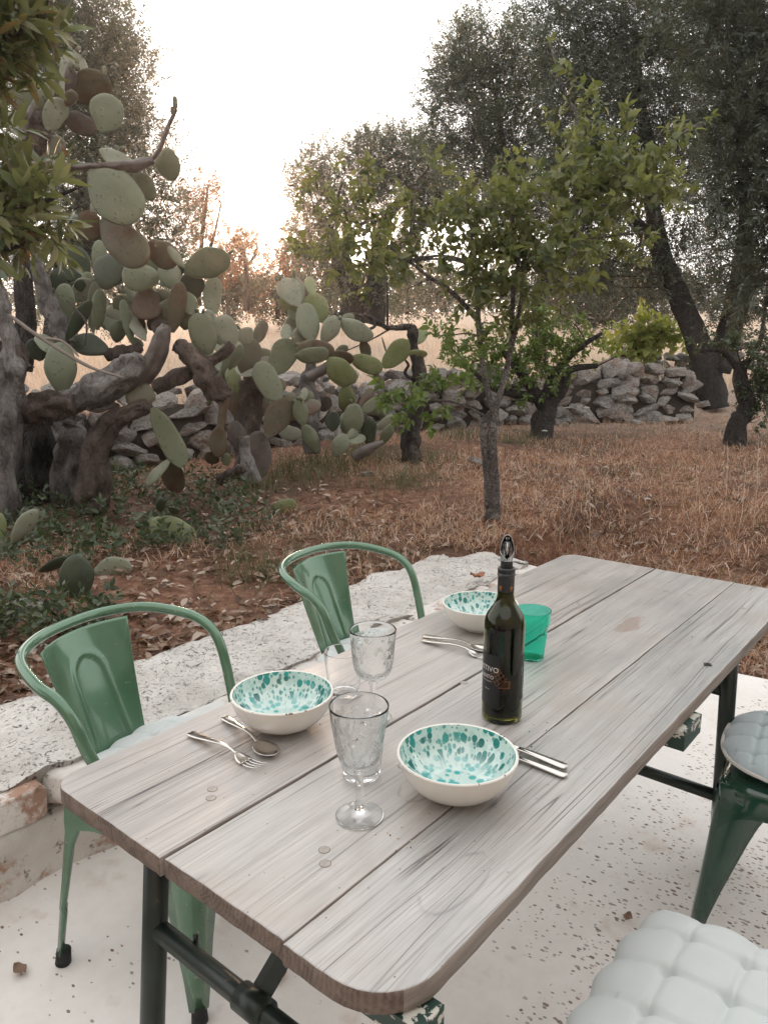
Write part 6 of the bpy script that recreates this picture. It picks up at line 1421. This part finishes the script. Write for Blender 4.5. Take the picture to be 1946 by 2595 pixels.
# leafy ground cover at left
p = ground_scatter(9000, 2.2, 6.5, g, lambda x, y, d: (d < -.1) & (x < -.35 - .10 * y + .2 * np.sin(y * 3)) & (x > -6))
u_c = p[:, 0] * V_.x + p[:, 1] * V_.y; keep = (gn(p[:, 0], p[:, 1], 1.5, 4) + np.clip((-u_c - 3.35) * .55, -.6, .6)) > .12; p = p[keep][:900]
p[:, 2] += g.uniform(0, .06, len(p)); d = np.stack([g.normal(size=len(p)) * .7, g.normal(size=len(p)) * .7, np.ones(len(p))], 1)
tag(leaves_obj('ground_cover', None, [M['ground_leaf'], M['twig']], 'cover', p, d, g.uniform(.8, 1.7, len(p)), g), 'low leafy green ground cover below the cactus trunks', 'ground cover', kind='stuff')
# straw field beyond the wall
p = ground_scatter(80000, 8, 60, g, lambda x, y, d: d > .45); V1, F1 = blades(p, .15, .42, .010, .5, g)
sc_ = 1
tag(link('straw_field', tri_mesh('straw_field', V1, F1, M['straw'])), 'tall pale straw grass in the field beyond the wall', 'field grass', kind='stuff')
# far wood: reads as one mass
g = np.random.default_rng(99); bl = []
for i in range(46):
    a = -30 + i * 38; bl.append((a * 1.173, (655 + 12 * math.sin(i * 1.7)) * 1.173, 36 * 1.173, 62 + 5 * math.sin(i)))
p, d, _, _ = blobs_fill(bl, 2600, g, .5, .4, .6)
fw = leaves_obj('far_wood', None, [M['far_leaf'], M['twig']], 'far', p, d, g.uniform(2.0, 3.4, len(p)), g); tag(fw, 'dim grey green wood closing the far side of the field', 'wood', kind='stuff')

# flowers and oats, each a plant of its own
def stem_plant(x, y, hpx, kind, label, lean=0):
    b = gnd(*D(x, y)); k = 1.173 / FPX * b.y; h = hpx * k; t = empty('wild_carrot' if kind == 0 else 'oat_stalk', b); tag(t, label, 'flower' if kind == 0 else 'grass stalk', 'white wild flowers in the dry grass' if kind == 0 else 'tall dry oat stalks')
    tp = Vector((lean * h, random.uniform(-.1, .1) * h, h)); MB().tube([(0, 0, 0), tp * .5 + Vector((.01, 0, 0)), tp], [.0022, .0016, .001], 5).obj('stem', M['weed'] if kind == 0 else M['straw'], t)
    if kind == 0:
        mb = MB(); rr = 7 * k
        for i in range(46):
            a = i * 2.4; r = rr * math.sqrt(i / 46); mb.box(tp + Vector((r * math.cos(a), r * math.sin(a), -.3 * r * r / rr)), (.006 * k * 300 / 3, .006 * k * 300 / 3, .004), a)
        mb.obj('flower_head', M['petal'], t, smooth=False)
    else:
        mb = MB()
        for i in range(14):
            z = h * (1 - i * .035); q = Vector((lean * z + .012 * math.sin(i * 2), .012 * math.cos(i * 2), z))
            mb.tube([q, q + Vector((.012 * math.sin(i * 2), .006, -.010)), q + Vector((.016 * math.sin(i * 2), .008, -.026))], [.001, .004, .0008], 4)
        mb.obj('seed_head', M['straw'], t)
for x, y, h_, lb in ((1396, 1110, 32, 'wide white wild carrot flower alone in the dry grass at the right'), (738, 1000, 44, 'white flower in front of the right cactus, higher of a pair'), (742, 1015, 36, 'white flower low in front of the right cactus'), (728, 1000, 80, 'white flower bud high against the lower green pads'),
                    (1222, 940, 60, 'round white flower in front of the boulders, leftmost'), (1262, 960, 80, 'round white flower before the middle boulder'), (1175, 960, 30, 'tiny white flower at the fruit tree foot'), (1475, 905, 40, 'flat white flower by the leaning olive trunk'), (1046, 1050, 10, 'small white flower touching the young tree trunk'), (520, 700 + 340, 30, 'white flower below the broken cactus stem'), (606, 1000, 150, 'tall stem with a white bud beside the cactus')):
    stem_plant(x, y, h_, 0, lb)
for x, y, h_, lb in ((1425, 890, 130, 'pale oat stalk rising before the far stone wall'), (1432, 885, 110, 'second pale oat stalk close beside the first one'), (1560, 1150, 190, 'tall oat stalk in the grass near the right edge'), (1590, 1180, 170, 'oat stalk hanging with seeds, right edge'), (1270, 1200, 170, 'thin oat stalk right of the young tree'), (1500, 1120, 120, 'oat stalk in the middle of the right dry grass'), (1225, 1150, 120, 'oat stalk between young tree and white flower'), (1625, 1150, 200, 'rightmost oat stalk at the frame edge')):
    stem_plant(x, y, h_, 1, lb, random.uniform(-.08, .08))
